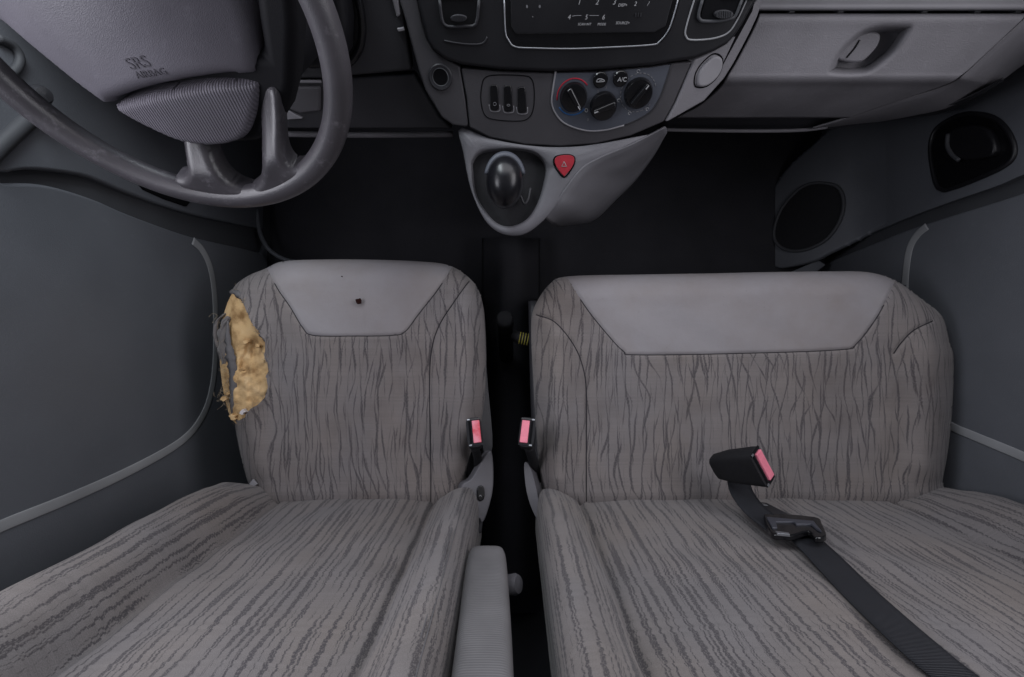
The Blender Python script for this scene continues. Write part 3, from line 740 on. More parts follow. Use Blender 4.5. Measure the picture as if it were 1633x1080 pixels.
# ------------------------------------------------------------------ lap belt on the bench
belt = thing("lap_belt", "black webbing lap belt with adjuster lying on the bench backrest", "seat belt", P(1240, 845, .80))
def ribbon(name, ctr, half, mat, par, nrm, thick=.0016):
    c = smooth_open(np.asarray(ctr, float), 10); n = len(c); T = np.gradient(c, axis=0); T /= np.linalg.norm(T, axis=1)[:, None]
    N = smooth_open(np.asarray(nrm, float), 10); S = np.cross(T, N); S /= np.linalg.norm(S, axis=1)[:, None]
    k = np.linspace(-1, 1, 7); V = (c[:, None] + S[:, None] * (half * k)[None, :, None]).reshape(-1, 3)
    L = np.r_[0, np.cumsum(np.linalg.norm(np.diff(c, axis=0), axis=1))]
    uv = np.stack(np.broadcast_arrays((half * k)[None, :], L[:, None]), -1).reshape(-1, 2)
    return mesh(name, V, grid_faces(n, 7), mat, par, uv=uv, solid=thick)
def onback(px, py, fw):                       # point of the bench backrest face under a photo pixel, lifted forward by fw
    k = (CY - py) / F                          # U = k d ; U = U0 - K (CUSH - d) + fw
    d = (BACK_U0 - BACK_K * CUSH + fw) / (k - BACK_K); return np.array([(px - CX) / F * d, k * d, d])
bw = [onback(1268, 845, .020), onback(1310, 885, .014), onback(1370, 946, .009), onback(1450, 1020, .009), onback(1522, 1080, .009)] + [np.array([.462 - .01 * (h - .44), BACK_U0 - BACK_K * h + .010, CUSH - h]) for h in (.52, .60, .68)]
fwd = (0, 1, .05)
ribbon("webbing", bw, .0245, M["web"], belt, [fwd] * 8)
ribbon("webbing", [onback(1176, 756, .075), onback(1182, 784, .045), onback(1202, 812, .028), onback(1236, 840, .022), onback(1262, 858, .020)], .022, M["web"], belt, [(0, .5, -.85), (0, .5, -.85), (0, .6, -.8), (0, .8, -.6), fwd])
bp = Plane(onback(1262, 850, .02), (0, 1, BACK_K))
adj = slab("adjuster", [(1219, 838), (1226, 829), (1300, 835), (1311, 845), (1318, 866), (1300, 869), (1290, 858), (1262, 866), (1235, 864), (1226, 856)], bp, .002, .012, M["gloss"], belt, bevel=.003, curve=3)
slab("adjuster_bar", [(1222, 838), (1298, 845), (1311, 862), (1303, 858), (1294, 850), (1270, 850), (1266, 846), (1238, 846), (1240, 856), (1232, 856)], bp, .011, .015, plastic("adjuster_grey", (.05, .052, .065), .4, .1), adj, bevel=.0012)
slab("adjuster_edge", [(1236, 861), (1258, 864), (1260, 867), (1240, 865)], bp, .010, .0145, M["metal"], adj, bevel=.0008)
slab("tongue", [(1206, 808), (1222, 809), (1262, 830), (1240, 832), (1228, 829)], bp, .006, .009, M["dark"], belt, bevel=.001)
slab("tongue_edge", [(1208, 811), (1220, 812), (1225, 815), (1215, 814)], bp, .009, .0105, M["metal"], belt, bevel=.0006)

# ------------------------------------------------------------------ steering wheel
WC = np.array([-.3784, .3102, .4529]); wa = .92797
we2 = np.array([0, math.cos(wa), -math.sin(wa)]); wnm = np.array([0, -math.sin(wa), -math.cos(wa)])
WP = Plane(WC, wnm)
wheel = thing("steering_wheel", "worn grey four spoke steering wheel with airbag pad on driver side", "steering wheel", WC)
th = np.linspace(0, 2 * np.pi, 128, endpoint=False)
ring = WC + .19 * (np.cos(th)[:, None] * np.array([1., 0, 0]) + np.sin(th)[:, None] * we2)
rr_ = .0155 + .0012 * np.exp(-((np.abs(((th - np.radians(40)) % (2 * np.pi))) / .35) ** 2))
rim = tube("rim", ring, rr_, M["wheel"], wheel, closed=True, seg=22, nref=wnm)
def spoke(pts, rad):
    c = smooth_open(np.array([WP.hit(x, y, h) for x, y, h in pts]), 8); r = np.interp(np.linspace(0, 1, len(c)), np.linspace(0, 1, len(rad)), rad)
    return tube("spoke", c, r, M["wheel"], wheel, seg=16, flat=.5, nref=wnm)
def spoke_blade(px):
    def hf(x, y, e):
        r = .011; roll = np.where(e < r, r - np.sqrt(np.clip(r * r - (r - np.clip(e, 0, r)) ** 2, 0, None)), 0)
        rad = np.hypot(x, y); return .012 - roll - .040 * sstep(-rad, -.160, -.085)
    patch("spoke", smooth_closed(px, 4), WP, hf, .0022, M["wheel"], wheel, .02)
spoke_blade([(232, 180), (266, 212), (284, 234), (296, 256), (300, 268), (294, 277), (280, 281), (296, 296), (330, 305), (370, 311), (412, 307), (402, 301), (374, 290), (352, 270), (334, 248), (316, 226), (285, 180)])
spoke_blade([(396, 150), (410, 215), (417, 250), (418, 272), (411, 289), (396, 301), (385, 310), (425, 309), (460, 296), (492, 272), (507, 246), (496, 250), (482, 260), (468, 260), (458, 248), (451, 228), (444, 190), (432, 150)])
spoke([(468, -72, 0), (440, -70, .002), (400, -70, -.01), (360, -70, -.02)], [.013, .016, .016, .02])
# airbag pad
pad_px = [(170, 165), (186, 156), (230, 139), (270, 130), (312, 125), (360, 124), (396, 131), (404, 118), (396, 60), (378, 0), (350, -120), (120, -260), (-120, -200), (-90, -8), (0, 52), (85, 109)]
HP = .012
def pdome(x, y, e, r=.014):
    """hub cover: domed across, its rim rolled over"""
    roll = np.where(e < r, r - np.sqrt(np.clip(r * r - (r - np.clip(e, 0, r)) ** 2, 0, None)), 0)
    return HP + .004 - 1.9 * (x + .03) ** 2 - .35 * y ** 2 - roll
pad = patch("airbag_pad", smooth_closed(pad_px, 2), WP, pdome, .004, M["pad"], wheel, .03)
low_px = [(183, 170), (206, 158), (250, 146), (300, 138), (345, 135), (395, 139), (408, 146), (404, 180), (396, 210), (384, 226), (352, 232), (310, 228), (282, 220), (230, 196)]
patch("horn_panel", smooth_closed(low_px, 2), WP, lambda x, y, e: pdome(x, y, e, .009) - .003, .003, M["padrib"], wheel, .03)
hub_px = [(178, 172), (180, 158), (300, 118), (420, 118), (448, 100), (440, -20), (420, -140), (-60, -140), (-60, 20), (60, 100)]
slab("hub", [(196, 172), (300, 100), (410, 100), (400, 40), (385, -60), (455, -60), (462, 60), (458, 150), (446, 200), (428, 226), (402, 240), (350, 244), (300, 234), (250, 210)], WP, -.075, -.018, M["hubblack"], wheel, bevel=.012, bseg=3)
lettering = plain("embossed_lettering", (.082, .077, .090), .6, .2)
text("srs_lettering", "SRS", WP, 232, 91, .0155, lettering, pad, h=-.0006, rot=.13, depth=.0012, hfun=lambda x, y: pdome(x, y, np.ones(len(x))))
text("airbag_lettering", "AIRBAG", WP, 251, 108, .0095, lettering, pad, h=-.0006, rot=.10, depth=.0012, hfun=lambda x, y: pdome(x, y, np.ones(len(x))))
lathe("steering_column", WP.hit(400, 60, -.07), -wnm, [(.055, 0), (.06, .02), (.065, .10), (.065, .30)], M["black"], wheel, 28)

# ------------------------------------------------------------------ dashboard
def slope_plane(U, d, a, yaw=0.0):
    a = math.radians(a); n = np.array([0, -math.sin(a), -math.cos(a)]); y = math.radians(yaw)
    return Plane((0, U, d), (n[0] * math.cos(y) - n[2] * math.sin(y), n[1], n[2] * math.cos(y) + n[0] * math.sin(y)))
S0 = slope_plane(.39, .70, 42)
def dS(x, y, h=0.0): return float(S0.hit(x, y, h)[2])
dash = thing("dashboard", "grey and black van dashboard with radio, heater dials and glovebox", "dashboard", (.15, .5, .75))

# right hand side: shelf, glovebox door, end cap, underside
G0 = slope_plane(.424, .7155, 42)
def g(x, y, h=0.0): return (x, y, float(G0.hit(x, y, h)[2]))
net("dash_shelf", [[(x, y, float(G0.hit(x, 14, .004)[2]) + k) for x in (1180, 1300, 1450, 1600, 1760)] for y, k in ((-90, -.02), (-40, -.008), (0, .0), (10, .001), (12.5, .004), (13.5, .012), (14, .03))], 40, 30, M["greylight"], dash)
net("shelf_gap", [[g(x, y, -.022) for x in (1180, 1300, 1450, 1600, 1760)] for y in (6, 20, 34)], 20, 6, M["seam"], dash)
for x in (1266, 1345, 1480, 1565, 1630):
    slab("shelf_clip", [(x - 7, 22), (x + 3, 22), (x + 7, 17), (x - 3, 17)], G0, -.022, -.006, M["dark"], dash, bevel=.001)
hdl = smooth_closed([(1318, 116), (1321, 104), (1336, 79), (1360, 56), (1380, 44), (1408, 38), (1445, 38), (1453, 44), (1445, 60), (1427, 86), (1404, 106), (1383, 119), (1353, 122), (1325, 120)], 5)
def lerp(a, b, t): return a + (b - a) * t
GL = lambda y: np.interp(y, [20, 26, 52, 75, 101, 124, 134, 163, 195], [1212, 1210, 1198, 1186, 1172, 1158, 1152, 1123, 1062])
GR = lambda y: np.interp(y, [20, 28, 74, 113, 127, 144, 157, 205], [1642, 1631, 1582, 1540, 1520, 1478, 1432, 1300])
def gdep(x, y):
    yf = 122.0
    if y <= yf: return g(x, y, .004)[2]
    k = (CY - y) / F; u = .4265
    return g(x, yf, .004)[2] * (1 + .0) + (u / k - u / ((CY - yf) / F)) * sstep(np.array(y - yf), -5, 12)
rows = []
for y in (25.5, 30, 50, 75, 100, 115, 122, 128, 136, 150, 168, 186):
    rows.append([(float(lerp(GL(y), GR(y), t)), y, float(gdep(lerp(GL(y), GR(y), t), y)) + (.006 if y == 25.5 else 0)) for t in np.linspace(0, 1, 9)])
gb = net("glovebox_door", rows, 190, 70, M["grey"], dash, carve=[(hdl, .034, 13.0)], flip=False)
gb["label"] = "pale grey glovebox door with recessed pull"
paddle = [(1369, 62), (1390, 54), (1408, 54), (1413, 62), (1406, 79), (1385, 100), (1369, 103), (1348, 100), (1341, 93), (1353, 76)]
hp = slab("glovebox_handle", paddle, G0, -.034, -.012, M["grey"], gb, bevel=.004, curve=4, bseg=3)
tube_px("handle_edge", [(1371, 64), (1362, 78), (1350, 92)], G0, -.0115, .0014, M["gloss"], hp)
# end cap right of the glovebox
rows = []
for t in np.linspace(0, 1, 7):
    a = smooth_open([(1650, 12), (1634, 30), (1584, 76), (1543, 115), (1523, 130), (1481, 147), (1434, 160), (1380, 179), (1330, 195), (1296, 205)], 4); bb = smooth_open([(1760, 40), (1690, 72), (1636, 101), (1595, 131), (1570, 143), (1512, 172), (1455, 185), (1400, 195), (1345, 203), (1300, 208)], 4)
    rows.append([(p[0] * (1 - t) + q_[0] * t, p[1] * (1 - t) + q_[1] * t, float(gdep(p[0], p[1])) + .004 + .085 * t ** 1.6) for p, q_ in zip(a, bb)])
net("dash_end_cap", rows, 40, 60, M["grey"], dash)
# underside and lip
ux = [(1050, 186), (1150, 187), (1250, 187.5), (1330, 187), (1400, 182), (1460, 176), (1510, 168), (1565, 144), (1600, 124)]
uy = [21, 21, 20, 16, 11, 9, 8, 4, 3]
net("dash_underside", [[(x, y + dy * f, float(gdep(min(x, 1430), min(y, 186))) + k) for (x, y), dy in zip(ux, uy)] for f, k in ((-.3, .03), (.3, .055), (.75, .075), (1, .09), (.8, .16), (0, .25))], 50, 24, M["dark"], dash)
tube("dash_lip", smooth_open([P(x, y, .905) for x, y in ((1055, 207), (1130, 208.5), (1220, 209), (1280, 207.5), (1318, 203))], 8), .0035, M["grey"], dash)
tube("dash_lip", smooth_open([P(x, y, .86) for x, y in ((380, 212), (470, 214), (560, 215), (640, 215), (722, 214))], 8), .0055, M["grey"], dash)

box("dash_top", (-.74, .505, .57), (.96, 1.05, .60), M["dark"], dash, bevel=.012)
# left hand side behind the wheel
K0 = slope_plane(.43, .69, 50)
slab("knee_panel", [(330, 128), (510, 129), (660, 118), (700, 186), (722, 206), (560, 206), (380, 206)], K0, -.02, 0, M["dark"], dash, bevel=.004)
slab("upper_panel", [(330, -80), (636, -80), (645, 31), (658, 112), (510, 125), (330, 124)], K0, -.02, .004, plastic("dark_dash", (.030, .030, .034), .5, .3), dash, bevel=.005)
slab("knee_cover", [(456, 136), (512, 136), (512, 176), (480, 180), (456, 170)], K0, -.005, .006, plastic("knee_grey", (.06, .058, .064), .5, .3), dash, bevel=.004)
slab("knee_tab", [(456, 171), (484, 187), (458, 189)], K0, -.004, .006, M["grey"], dash, bevel=.001)
tube_px("knee_strip", [(452, 129), (480, 130), (512, 130)], K0, .005, .0025, M["grey"], dash)
tube_px("shroud_ring", [(560, -40), (574, 10), (578, 50), (572, 80), (556, 100), (530, 104)], K0, .012, .006, M["gloss"], dash)
slab("column_shroud", [(470, -90), (556, -90), (568, 20), (566, 70), (550, 92), (500, 96), (470, 60)], K0, 0, .05, M["black"], dash, bevel=.012, bseg=3)
slab("shroud_button", [(473, 98), (478, 96), (482, 108), (476, 110)], K0, .004, .012, M["grey"], dash, bevel=.001)
slab("panel_clip", [(634, 43), (645, 41), (647, 46), (637, 48)], K0, .004, .009, M["greylight"], dash, bevel=.001)
slab("panel_edge", [(622, -20), (634, -20), (640, 22), (634, 26)], K0, .0, .008, M["grey"], dash, bevel=.002)

# centre stack
lp_top = [(736, 106), (800, 114), (873, 116), (947, 114), (1039, 106), (1075, 100), (1104, 96)]
side_l = [(636, -60), (637, 0), (646, 31), (656, 69), (667, 111), (678, 144), (704, 187), (722, 200), (745, 203), (747, 197), (742, 155), (734, 106), (711, 92), (691, 78), (681, 62), (674, 36), (667, 0), (664, -60)]
side_r = [(1240, -60), (1216, 0), (1207, 26), (1195, 52), (1183, 75), (1169, 101), (1154, 125), (1122, 161), (1062, 195), (1078, 165), (1089, 139), (1107, 95), (1136, 82), (1157, 70), (1170, 56), (1182, 38), (1196, 12), (1204, 0), (1228, -60)]
back = slab("stack_core", [(645, -60), (660, 100), (690, 170), (740, 198), (890, 232), (1055, 195), (1150, 120), (1205, 20), (1225, -60)], S0, -.06, -.012, M["seam"], dash)
sl = slab("side_panel", side_l, S0, -.02, .002, M["greyshaded"], dash, bevel=.004)
qa, qb, qc = S0.hit(1105, 95, .004), S0.hit(1062, 195, .004), S0.hit(1216, 0, -.020)
nr = np.cross(qb - qa, qc - qa); SR = Plane(qa, nr if nr[2] < 0 else -nr)
sr = slab("side_panel", side_r, SR, -.02, .002, M["grey"], dash, bevel=.003)
low = [(735, 108)] + lp_top[1:-1] + [(1103, 98), (1085, 139), (1074, 165), (1058, 194), (1006, 216), (950, 229), (893, 233), (837, 230), (781, 219), (749, 203), (744, 155)]
lowp = slab("heater_fascia", low, S0, -.02, .003, M["greyshaded"], dash, bevel=.003)
bez_out = [(664, -70), (667, 0), (675, 37), (682, 64), (692, 79), (712, 94), (736, 102), (800, 110), (873, 113), (947, 111), (1039, 103), (1075, 97), (1104, 93), (1136, 81), (1157, 69), (1169, 56), (1181, 38), (1195, 12), (1203, 0), (1230, -70)]
rad = [(800, -70), (804, 0), (806, 50), (811, 64), (822, 75), (855, 77), (910, 78), (965, 76), (1037, 72), (1052, 66), (1066, 48), (1074, 26), (1081, 0), (1100, -70)]
bz = slab("radio_bezel", bez_out, S0, -.02, .010, M["black"], dash, bevel=.006, bseg=3)
rd = slab("radio", rad, S0, .0095, .0102, M["gloss"], dash)
tube_px("radio_frame", rad[1:-1], S0, .0108, .0011, M["metal"], rd, curve=4)
slab("radio_face", [(812, -70), (815, 40), (822, 52), (1040, 50), (1058, 40), (1070, -5), (1086, -70)], S0, .010, .013, M["black"], rd, bevel=.002)
RH = .0131
for s, x, y, z in (("1", 922, 2, .009), ("2", 950, 2, .009), ("3", 977, 2, .009), ("4", 906, 26, .008), ("5", 933, 26, .008), ("6", 960, 26, .008), ("2", 1010, 5, .007), ("/", 1030, 5, .007)):
    text("key_number", s, S0, x, y, z, M["white"], rd, h=RH, shear=.2)
for s, x, y, z in (("SCAN INT", 930, 37, .0042), ("MODE", 957, 37, .0042), ("DISP+", 990, 7, .005), ("SOURCE+", 990, 35, .0045)):
    text("key_word", s, S0, x, y, z, M["white"], rd, h=RH, shear=.25)
for x, y in ((840, 9), (860, 9)): slab("indicator", ellipse(x, y, 1.6, 2.6, 10), S0, RH - .002, RH + .0008, M["dimprint"], rd)
slab("indicator", ellipse(849, 25, 1, 1, 8), S0, RH - .002, RH + .0005, M["dimprint"], rd)
tube_px("key_line", [(912, 26), (921, 25), (927, 25)], S0, RH, .0004, M["dimprint"], rd); tube_px("key_line", [(940, 25), (948, 25), (955, 25)], S0, RH, .0004, M["dimprint"], rd)
for k in range(3): slab("volume_rib", [(1010 + 4 * k, 19), (1012 + 4 * k, 19), (1011.5 + 4 * k, 25), (1009.5 + 4 * k, 25)], S0, RH - .001, RH + .001, M["dark"], rd)
# vents
def vent(outer, inner, wx, wy, ww, wh, edge):
    v = slab("air_vent", inner, S0, .0095, .0115, M["gloss"], dash)
    tube_px("vent_edge", outer, S0, .0105, .0012, M[edge], v, curve=4); tube_px("vent_frame", inner[1:-1], S0, .0125, .0022, M["dark"] if edge == "dark" else M["doordark"], v, curve=3)
    for k in range(3):
        y = -30 + 12 * k; slab("vent_slat", [(inner[0][0] + 6, y), (inner[-1][0] - 6, y), (inner[-1][0] - 8, y + 5), (inner[0][0] + 7, y + 5)], S0, .011, .0135, M["black"], v, bevel=.001)
    n = 9; t = slab("thumbwheel", ellipse(wx, wy, ww, wh, 24), S0, .011, .017, M["dark"], v, bevel=.003)
    for k in range(n):
        x = wx - ww * .75 + 1.5 * ww * k / (n - 1); hh_ = wh * .8 * math.sqrt(max(.05, 1 - ((x - wx) / ww) ** 2))
        slab("wheel_rib", [(x - .6, wy - hh_), (x + .6, wy - hh_), (x + .6, wy + hh_), (x - .6, wy + hh_)], S0, .015, .0185, M["doordark"] if edge != "dark" else M["dark"], t)
    return v
vent([(708, 65), (730, 69), (754, 71), (770, 69), (777, 59)], [(697, -70), (701, 0), (705, 31), (711, 41), (723, 43), (742, 42), (759, 38), (764, 0), (764, -70)], 733, 27, 13, 6, "dark")
vent([(1125, -60), (1107, 0), (1099, 26), (1093, 49), (1094, 58), (1100, 63.5), (1122, 63.5), (1144, 60), (1160, 53), (1171, 40), (1187, 8), (1215, -60)],
     [(1138, -70), (1120, 0), (1114, 23), (1116, 31), (1122, 34), (1144, 34), (1164, 30), (1173, 25), (1183, 0), (1210, -70)], 1148, 21, 15, 7.5, "bead")
# cigarette lighter socket
lo_ = S0.hit(702.5, 123, .002)
so = lathe("lighter_socket", lo_, S0.n, [(.018, -.01), (.0185, .0012), (.017, .0028), (.0135, .0022), (.0125, -.001), (.0125, -.009)], M["dark"], sl, 36, caps=False)
lathe("socket_hole", lo_ - S0.n * .0, S0.n, [(.0118, -.02), (.0118, .0006)], M["seam"], so, 28)
lathe("socket_ring", lo_, S0.n, [(.0122, .0005), (.0128, .0012), (.0120, .0016), (.0116, .0006)], M["metal"], so, 36, caps=False)
# round button right of the dials
btn = slab("passenger_button", [(1138, 88), (1149, 93), (1149, 108), (1140, 124), (1125, 136), (1112, 137), (1109, 130), (1112, 115), (1122, 100)], SR, -.002, .006, M["greylight"], sr, bevel=.005, curve=5, bseg=4)
tube_px("button_gap", [(1138, 86), (1151, 92), (1151, 108), (1142, 125), (1126, 138), (1111, 139), (1107, 131), (1110, 115), (1121, 99)], SR, .002, .0011, M["seam"], btn, closed=True)
# switch bank
FH = .003
swb = tube_px("switch_frame", [(768, 140), (773, 125), (790, 120), (835, 121), (848, 127), (852, 145), (851, 170), (845, 186), (830, 193), (790, 191), (773, 183), (767, 160)], S0, FH, .0008, M["seam"], lowp, closed=True)
for i, (x0, y0, x1, y1) in enumerate(((781, 134, 795, 175), (802.5, 135, 817, 177), (824.5, 137.5, 839, 179))):
    w = .5 * (x1 - x0)
    rk = slab("rocker_switch", [(x0 + 1, y0 + 3), (x0 + 3, y0), (x1 - 3, y0), (x1 - 1, y0 + 3), (x1 + .5, y1 - 3), (x1 - 2, y1), (x0 + 3.5, y1), (x0 + 1.5, y1 - 3)], S0, FH - .004, FH + .0025, M["gloss"], swb, bevel=.0015)
    tube_px("switch_surround", [(x0 - 1, y1 - 8), (x0 + 1, y1 + 1), (x0 + 5, y1 + 3), (x1 - 3, y1 + 3), (x1 + 2, y1 + 1), (x1 + 2, y1 - 8)], S0, FH, .0008, M["greylight"], swb, curve=4)
    if i < 2:
        cx_, cy_ = .5 * (x0 + x1) + 1, y1 - 9
        tube_px("switch_symbol", ellipse(cx_, cy_, 2.4, 2.6 if i == 0 else 1.4, 12), S0, FH + .0028, .0004, M["dimprint"], rk, closed=True, curve=2, seg=5)
# heater panel
cl = [(886, 116), (882, 141), (880, 164), (886, 180), (898, 194), (917, 203), (941, 208), (968, 206), (995, 199), (1022, 187), (1039, 174), (1053, 151), (1069, 102), (1039, 107), (947, 115)]
cpn = slab("climate_panel", cl, S0, -.004, FH + .0012, M["climate"], lowp, bevel=.001)
tube_px("panel_rim", [(886, 114), (882, 141), (880, 164), (886, 181), (898, 195), (917, 204), (941, 209), (968, 207), (995, 200)], S0, FH + .0008, .0014, M["greylight"], cpn, curve=5)
tube_px("panel_shadow_gap", [(995, 200), (1022, 188), (1040, 175), (1054, 151), (1071, 101)], S0, FH + .0005, .0016, M["dark"], cpn, curve=5)
CH = FH + .0012
def knob(x, y, r, ang):
    o = S0.hit(x, y, CH)
    k = lathe("dial", o, S0.n, [(r, -.002), (r, .001), (r * .96, .006), (r * .88, .009), (r * .3, .0095), (.0005, .0095)], M["gloss"], cpn, 40)
    d1 = np.array([math.cos(ang), math.sin(ang)]); d2 = np.array([-d1[1], d1[0]])
    q = np.array([d1 * r * .82 + d2 * r * .16, d1 * r * .82 - d2 * r * .16, -d1 * r * .82 - d2 * r * .22, -d1 * r * .82 + d2 * r * .22])
    prism("dial_grip", np.array([o + a * S0.ex + b_ * S0.ey for a, b_ in q]), S0.n, .008, .018, M["gloss"], k, bevel=.003, bseg=3)
    pq = np.array([d1 * r * .78 + d2 * .0008, d1 * r * .78 - d2 * .0008, d1 * r * .5 - d2 * .0008, d1 * r * .5 + d2 * .0008])
    prism("dial_pointer", np.array([o + a * S0.ex + b_ * S0.ey for a, b_ in pq]), S0.n, .0175, .0184, M["white"], k)
    return k
knob(914.5, 155, .0218, math.radians(-55)); knob(962, 169, .0218, math.radians(200)); knob(1017.5, 148.5, .0225, math.radians(55))
def arc(x, y, r, a0, a1, mat, w, nm, dash_=None):
    o = S0.hit(x, y, CH + .0004); segs = [(a0, a1)] if not dash_ else [(a0 + (a1 - a0) * i / dash_, a0 + (a1 - a0) * (i + .6) / dash_) for i in range(dash_)]
    for p, q_ in segs:
        t = np.radians(np.linspace(p, q_, 14 if not dash_ else 4))
        tube(nm, o + r * (np.cos(t)[:, None] * S0.ex + np.sin(t)[:, None] * S0.ey), w, M[mat], cpn, seg=5, flat=.3, nref=S0.n)
arc(914.5, 155, .0262, 40, 190, "redprint", .0011, "dial_mark"); arc(914.5, 155, .0262, 215, 320, "blueprint", .0013, "dial_mark")
arc(1017.5, 148.5, .0275, 20, 330, "dimprint", .0006, "dial_tick", 22)
for a_ in (100, 150, 200, 255, 310):
    o = S0.hit(1017.5, 148.5, CH); t = math.radians(a_); c = o + .0305 * (math.cos(t) * S0.ex + math.sin(t) * S0.ey)
    tube("airflow_symbol", c + .0022 * (np.cos(np.linspace(0, 5, 9))[:, None] * S0.ex + np.sin(np.linspace(0, 5, 9))[:, None] * S0.ey), .0005, M["white"], cpn, seg=5, nref=S0.n)
for s, x, y in (("0", 937, 190), ("1", 941, 160), ("2", 953, 145), ("3", 966, 139)): text("fan_number", s, S0, x, y, .006, M["dimprint"], cpn, h=CH)
tube_px("fan_symbol", ellipse(935, 176, 2.3, 2.8, 10), S0, CH + .0004, .0006, M["white"], cpn, closed=True, curve=2, seg=5)
for x, y, s in ((957, 127, None), (989, 125, "A/C")):
    o = S0.hit(x, y, CH); b_ = lathe("push_button", o, S0.n, [(.0115, -.002), (.0115, .003), (.010, .0045), (.0005, .005)], M["gloss"], cpn, 30)
    if s: text("button_lettering", s, S0, x + 1.5, y, .0085, M["white"], b_, h=CH + .0052)
    else:
        tube_px("car_symbol", [(951, 131), (953, 127), (957, 126), (961, 127), (964, 130), (951, 131)], S0, CH + .0052, .0005, M["white"], b_, curve=3, seg=5)
        tube_px("car_symbol", [(956, 129), (959, 128), (961, 130)], S0, CH + .0053, .0004, M["white"], b_, curve=3, seg=5)

# gear lever console
pt = np.array([0, .346, .745]); tip = np.array([0, .184, .789]); dv = unit(tip - pt)
GP = Plane(pt, np.cross(dv, (1, 0, 0)) if np.cross(dv, (1, 0, 0))[2] < 0 else -np.cross(dv, (1, 0, 0)))
gear = thing("gear_console", "grey gear lever console with gaiter hole below the centre dash", "console", (.02, .28, .80))
pod = [(732, 203), (738, 241), (749, 296), (767, 341), (786, 365), (812, 376), (841, 372), (875, 344), (904, 304), (930, 270), (960, 252), (1010, 230), (1061, 200), (1006, 217), (950, 230), (893, 234), (837, 231), (781, 220)]
hole = [(752, 268), (753, 257), (762, 245), (782, 239), (819, 237), (848, 241), (863, 251), (871, 264), (871, 279), (863, 313), (852, 337), (837, 354), (813, 363), (791, 357), (771, 335), (757, 308)]
def frame_plate(name, outer, inner, plane, depth, drop, mat, parent):
    """plate with a real opening: both outlines resampled round the opening's centre"""
    c = np.mean(inner, 0); n = 96; ang = np.linspace(-np.pi, np.pi, n, endpoint=False)
    def samp(poly):
        q = smooth_closed(poly, 8); out_ = []
        for a in ang:
            dr = np.array([math.cos(a), math.sin(a)]); best = 0
            for i in range(len(q)):
                p0, p1 = q[i] - c, q[(i + 1) % len(q)] - c; e = p1 - p0
                den = dr[0] * e[1] - dr[1] * e[0]
                if abs(den) < 1e-9: continue
                t = (p0[0] * e[1] - p0[1] * e[0]) / den; s = (p0[0] * dr[1] - p0[1] * dr[0]) / den
                if t > 0 and -1e-6 <= s <= 1 + 1e-6: best = max(best, t)
            out_.append(c + dr * best)
        return np.array(out_)
    o, i_ = samp(outer), samp(inner)
    rings = [plane.hit(o[:, 0], o[:, 1]) - plane.n * depth, plane.hit(o[:, 0], o[:, 1]) - plane.n * .008, plane.hit(*(o * .985 + c * .015).T, .0), plane.hit(*(o * .93 + i_ * .07).T, .002),
             plane.hit(*(o * .12 + i_ * .88).T, .002), plane.hit(i_[:, 0], i_[:, 1], -.001), plane.hit(*(i_ * .985 + c * .015).T, -.005), plane.hit(*(i_ * .97 + c * .03).T) - plane.n * drop]
    return mesh(name, np.vstack(rings), [f[::-1] for f in grid_faces(len(rings), n, True)], mat, parent, smooth=True)
shell = frame_plate("console_shell", pod, hole, GP, .05, .03, M["console"], gear)
rows = [[(868, 346, .004), (886, 322, .001), (899, 302, -.001), (926, 268, -.001), (958, 249, -.001), (1008, 228, -.001), (1060, 201, -.001)],
        [(876, 353, .03), (900, 330, .012), (914, 308, .010), (938, 277, .009), (966, 257, .009), (1012, 235, .009), (1062, 203, .008)],
        [(882, 356, .07), (920, 340, .055), (948, 310, .05), (975, 282, .05), (1002, 263, .045), (1032, 241, .04), (1062, 208, .03)],
        [(890, 360, .16), (938, 350, .14), (975, 316, .13), (1004, 288, .13), (1026, 262, .12), (1044, 238, .10), (1061, 212, .08)],
        [(896, 360, .30), (944, 352, .30), (982, 318, .30), (1010, 290, .29), (1030, 264, .28), (1046, 240, .26), (1060, 213, .24)]]
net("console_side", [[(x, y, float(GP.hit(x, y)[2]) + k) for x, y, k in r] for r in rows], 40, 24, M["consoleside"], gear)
gfl = smooth_closed(hole, 6)
slab("gaiter", gfl, GP, -.06, -.016, M["rubber"], gear)
hz = [(886, 252), (893, 249), (906, 248), (914, 251), (915, 258), (911, 268), (901, 280), (898, 281), (889, 270), (884, 259)]
hzb = slab("hazard_button", hz, GP, -.002, .006, M["red"], gear, bevel=.002, curve=3)
tube_px("hazard_gap", [(885, 251), (893, 248), (906, 247), (915, 250), (916.5, 258), (912, 269), (900, 283), (888, 271), (883, 259)], GP, .0022, .0012, M["seam"], hzb, closed=True, curve=4)
tube_px("hazard_triangle", [(899.5, 258), (903.5, 265.5), (895.5, 265.5)], GP, .0064, .0007, M["white"], hzb, closed=True, curve=1, seg=6)
# lever: leaning towards the driver's hand
lever = thing("gear_lever", "black gear lever with glossy rounded knob in the centre console", "gear lever", P(806, 305, .80))
kax = unit((0.02, -.10, -1.0))
ko = P(805, 300, .745)
tube("shaft", np.array([P(808, 312, .86), P(806, 305, .80), ko]), [.012, .011, .012], M["rubber"], lever, seg=14)
kn = lathe("knob", ko, kax, [(.014, -.02), (.023, -.008), (.0285, .012), (.0302, .034), (.0285, .054), (.0235, .067), (.014, .076), (.001, .079)], M["knobblack"], lever, 40, sq=1.3)
tc_ = np.radians(np.linspace(15, 165, 24))
tube("knob_highlight", ko + kax * .050 + .0300 * np.stack([np.cos(tc_), -1.28 * np.sin(tc_) * np.sign(kn.data.vertices[0].co.x * 0 - 1), 0 * tc_], 1), .0035 + .004 * np.sin(tc_) ** 2, M["climate"], kn, seg=10)  # pale crescent painting the highlight on the knob's far side
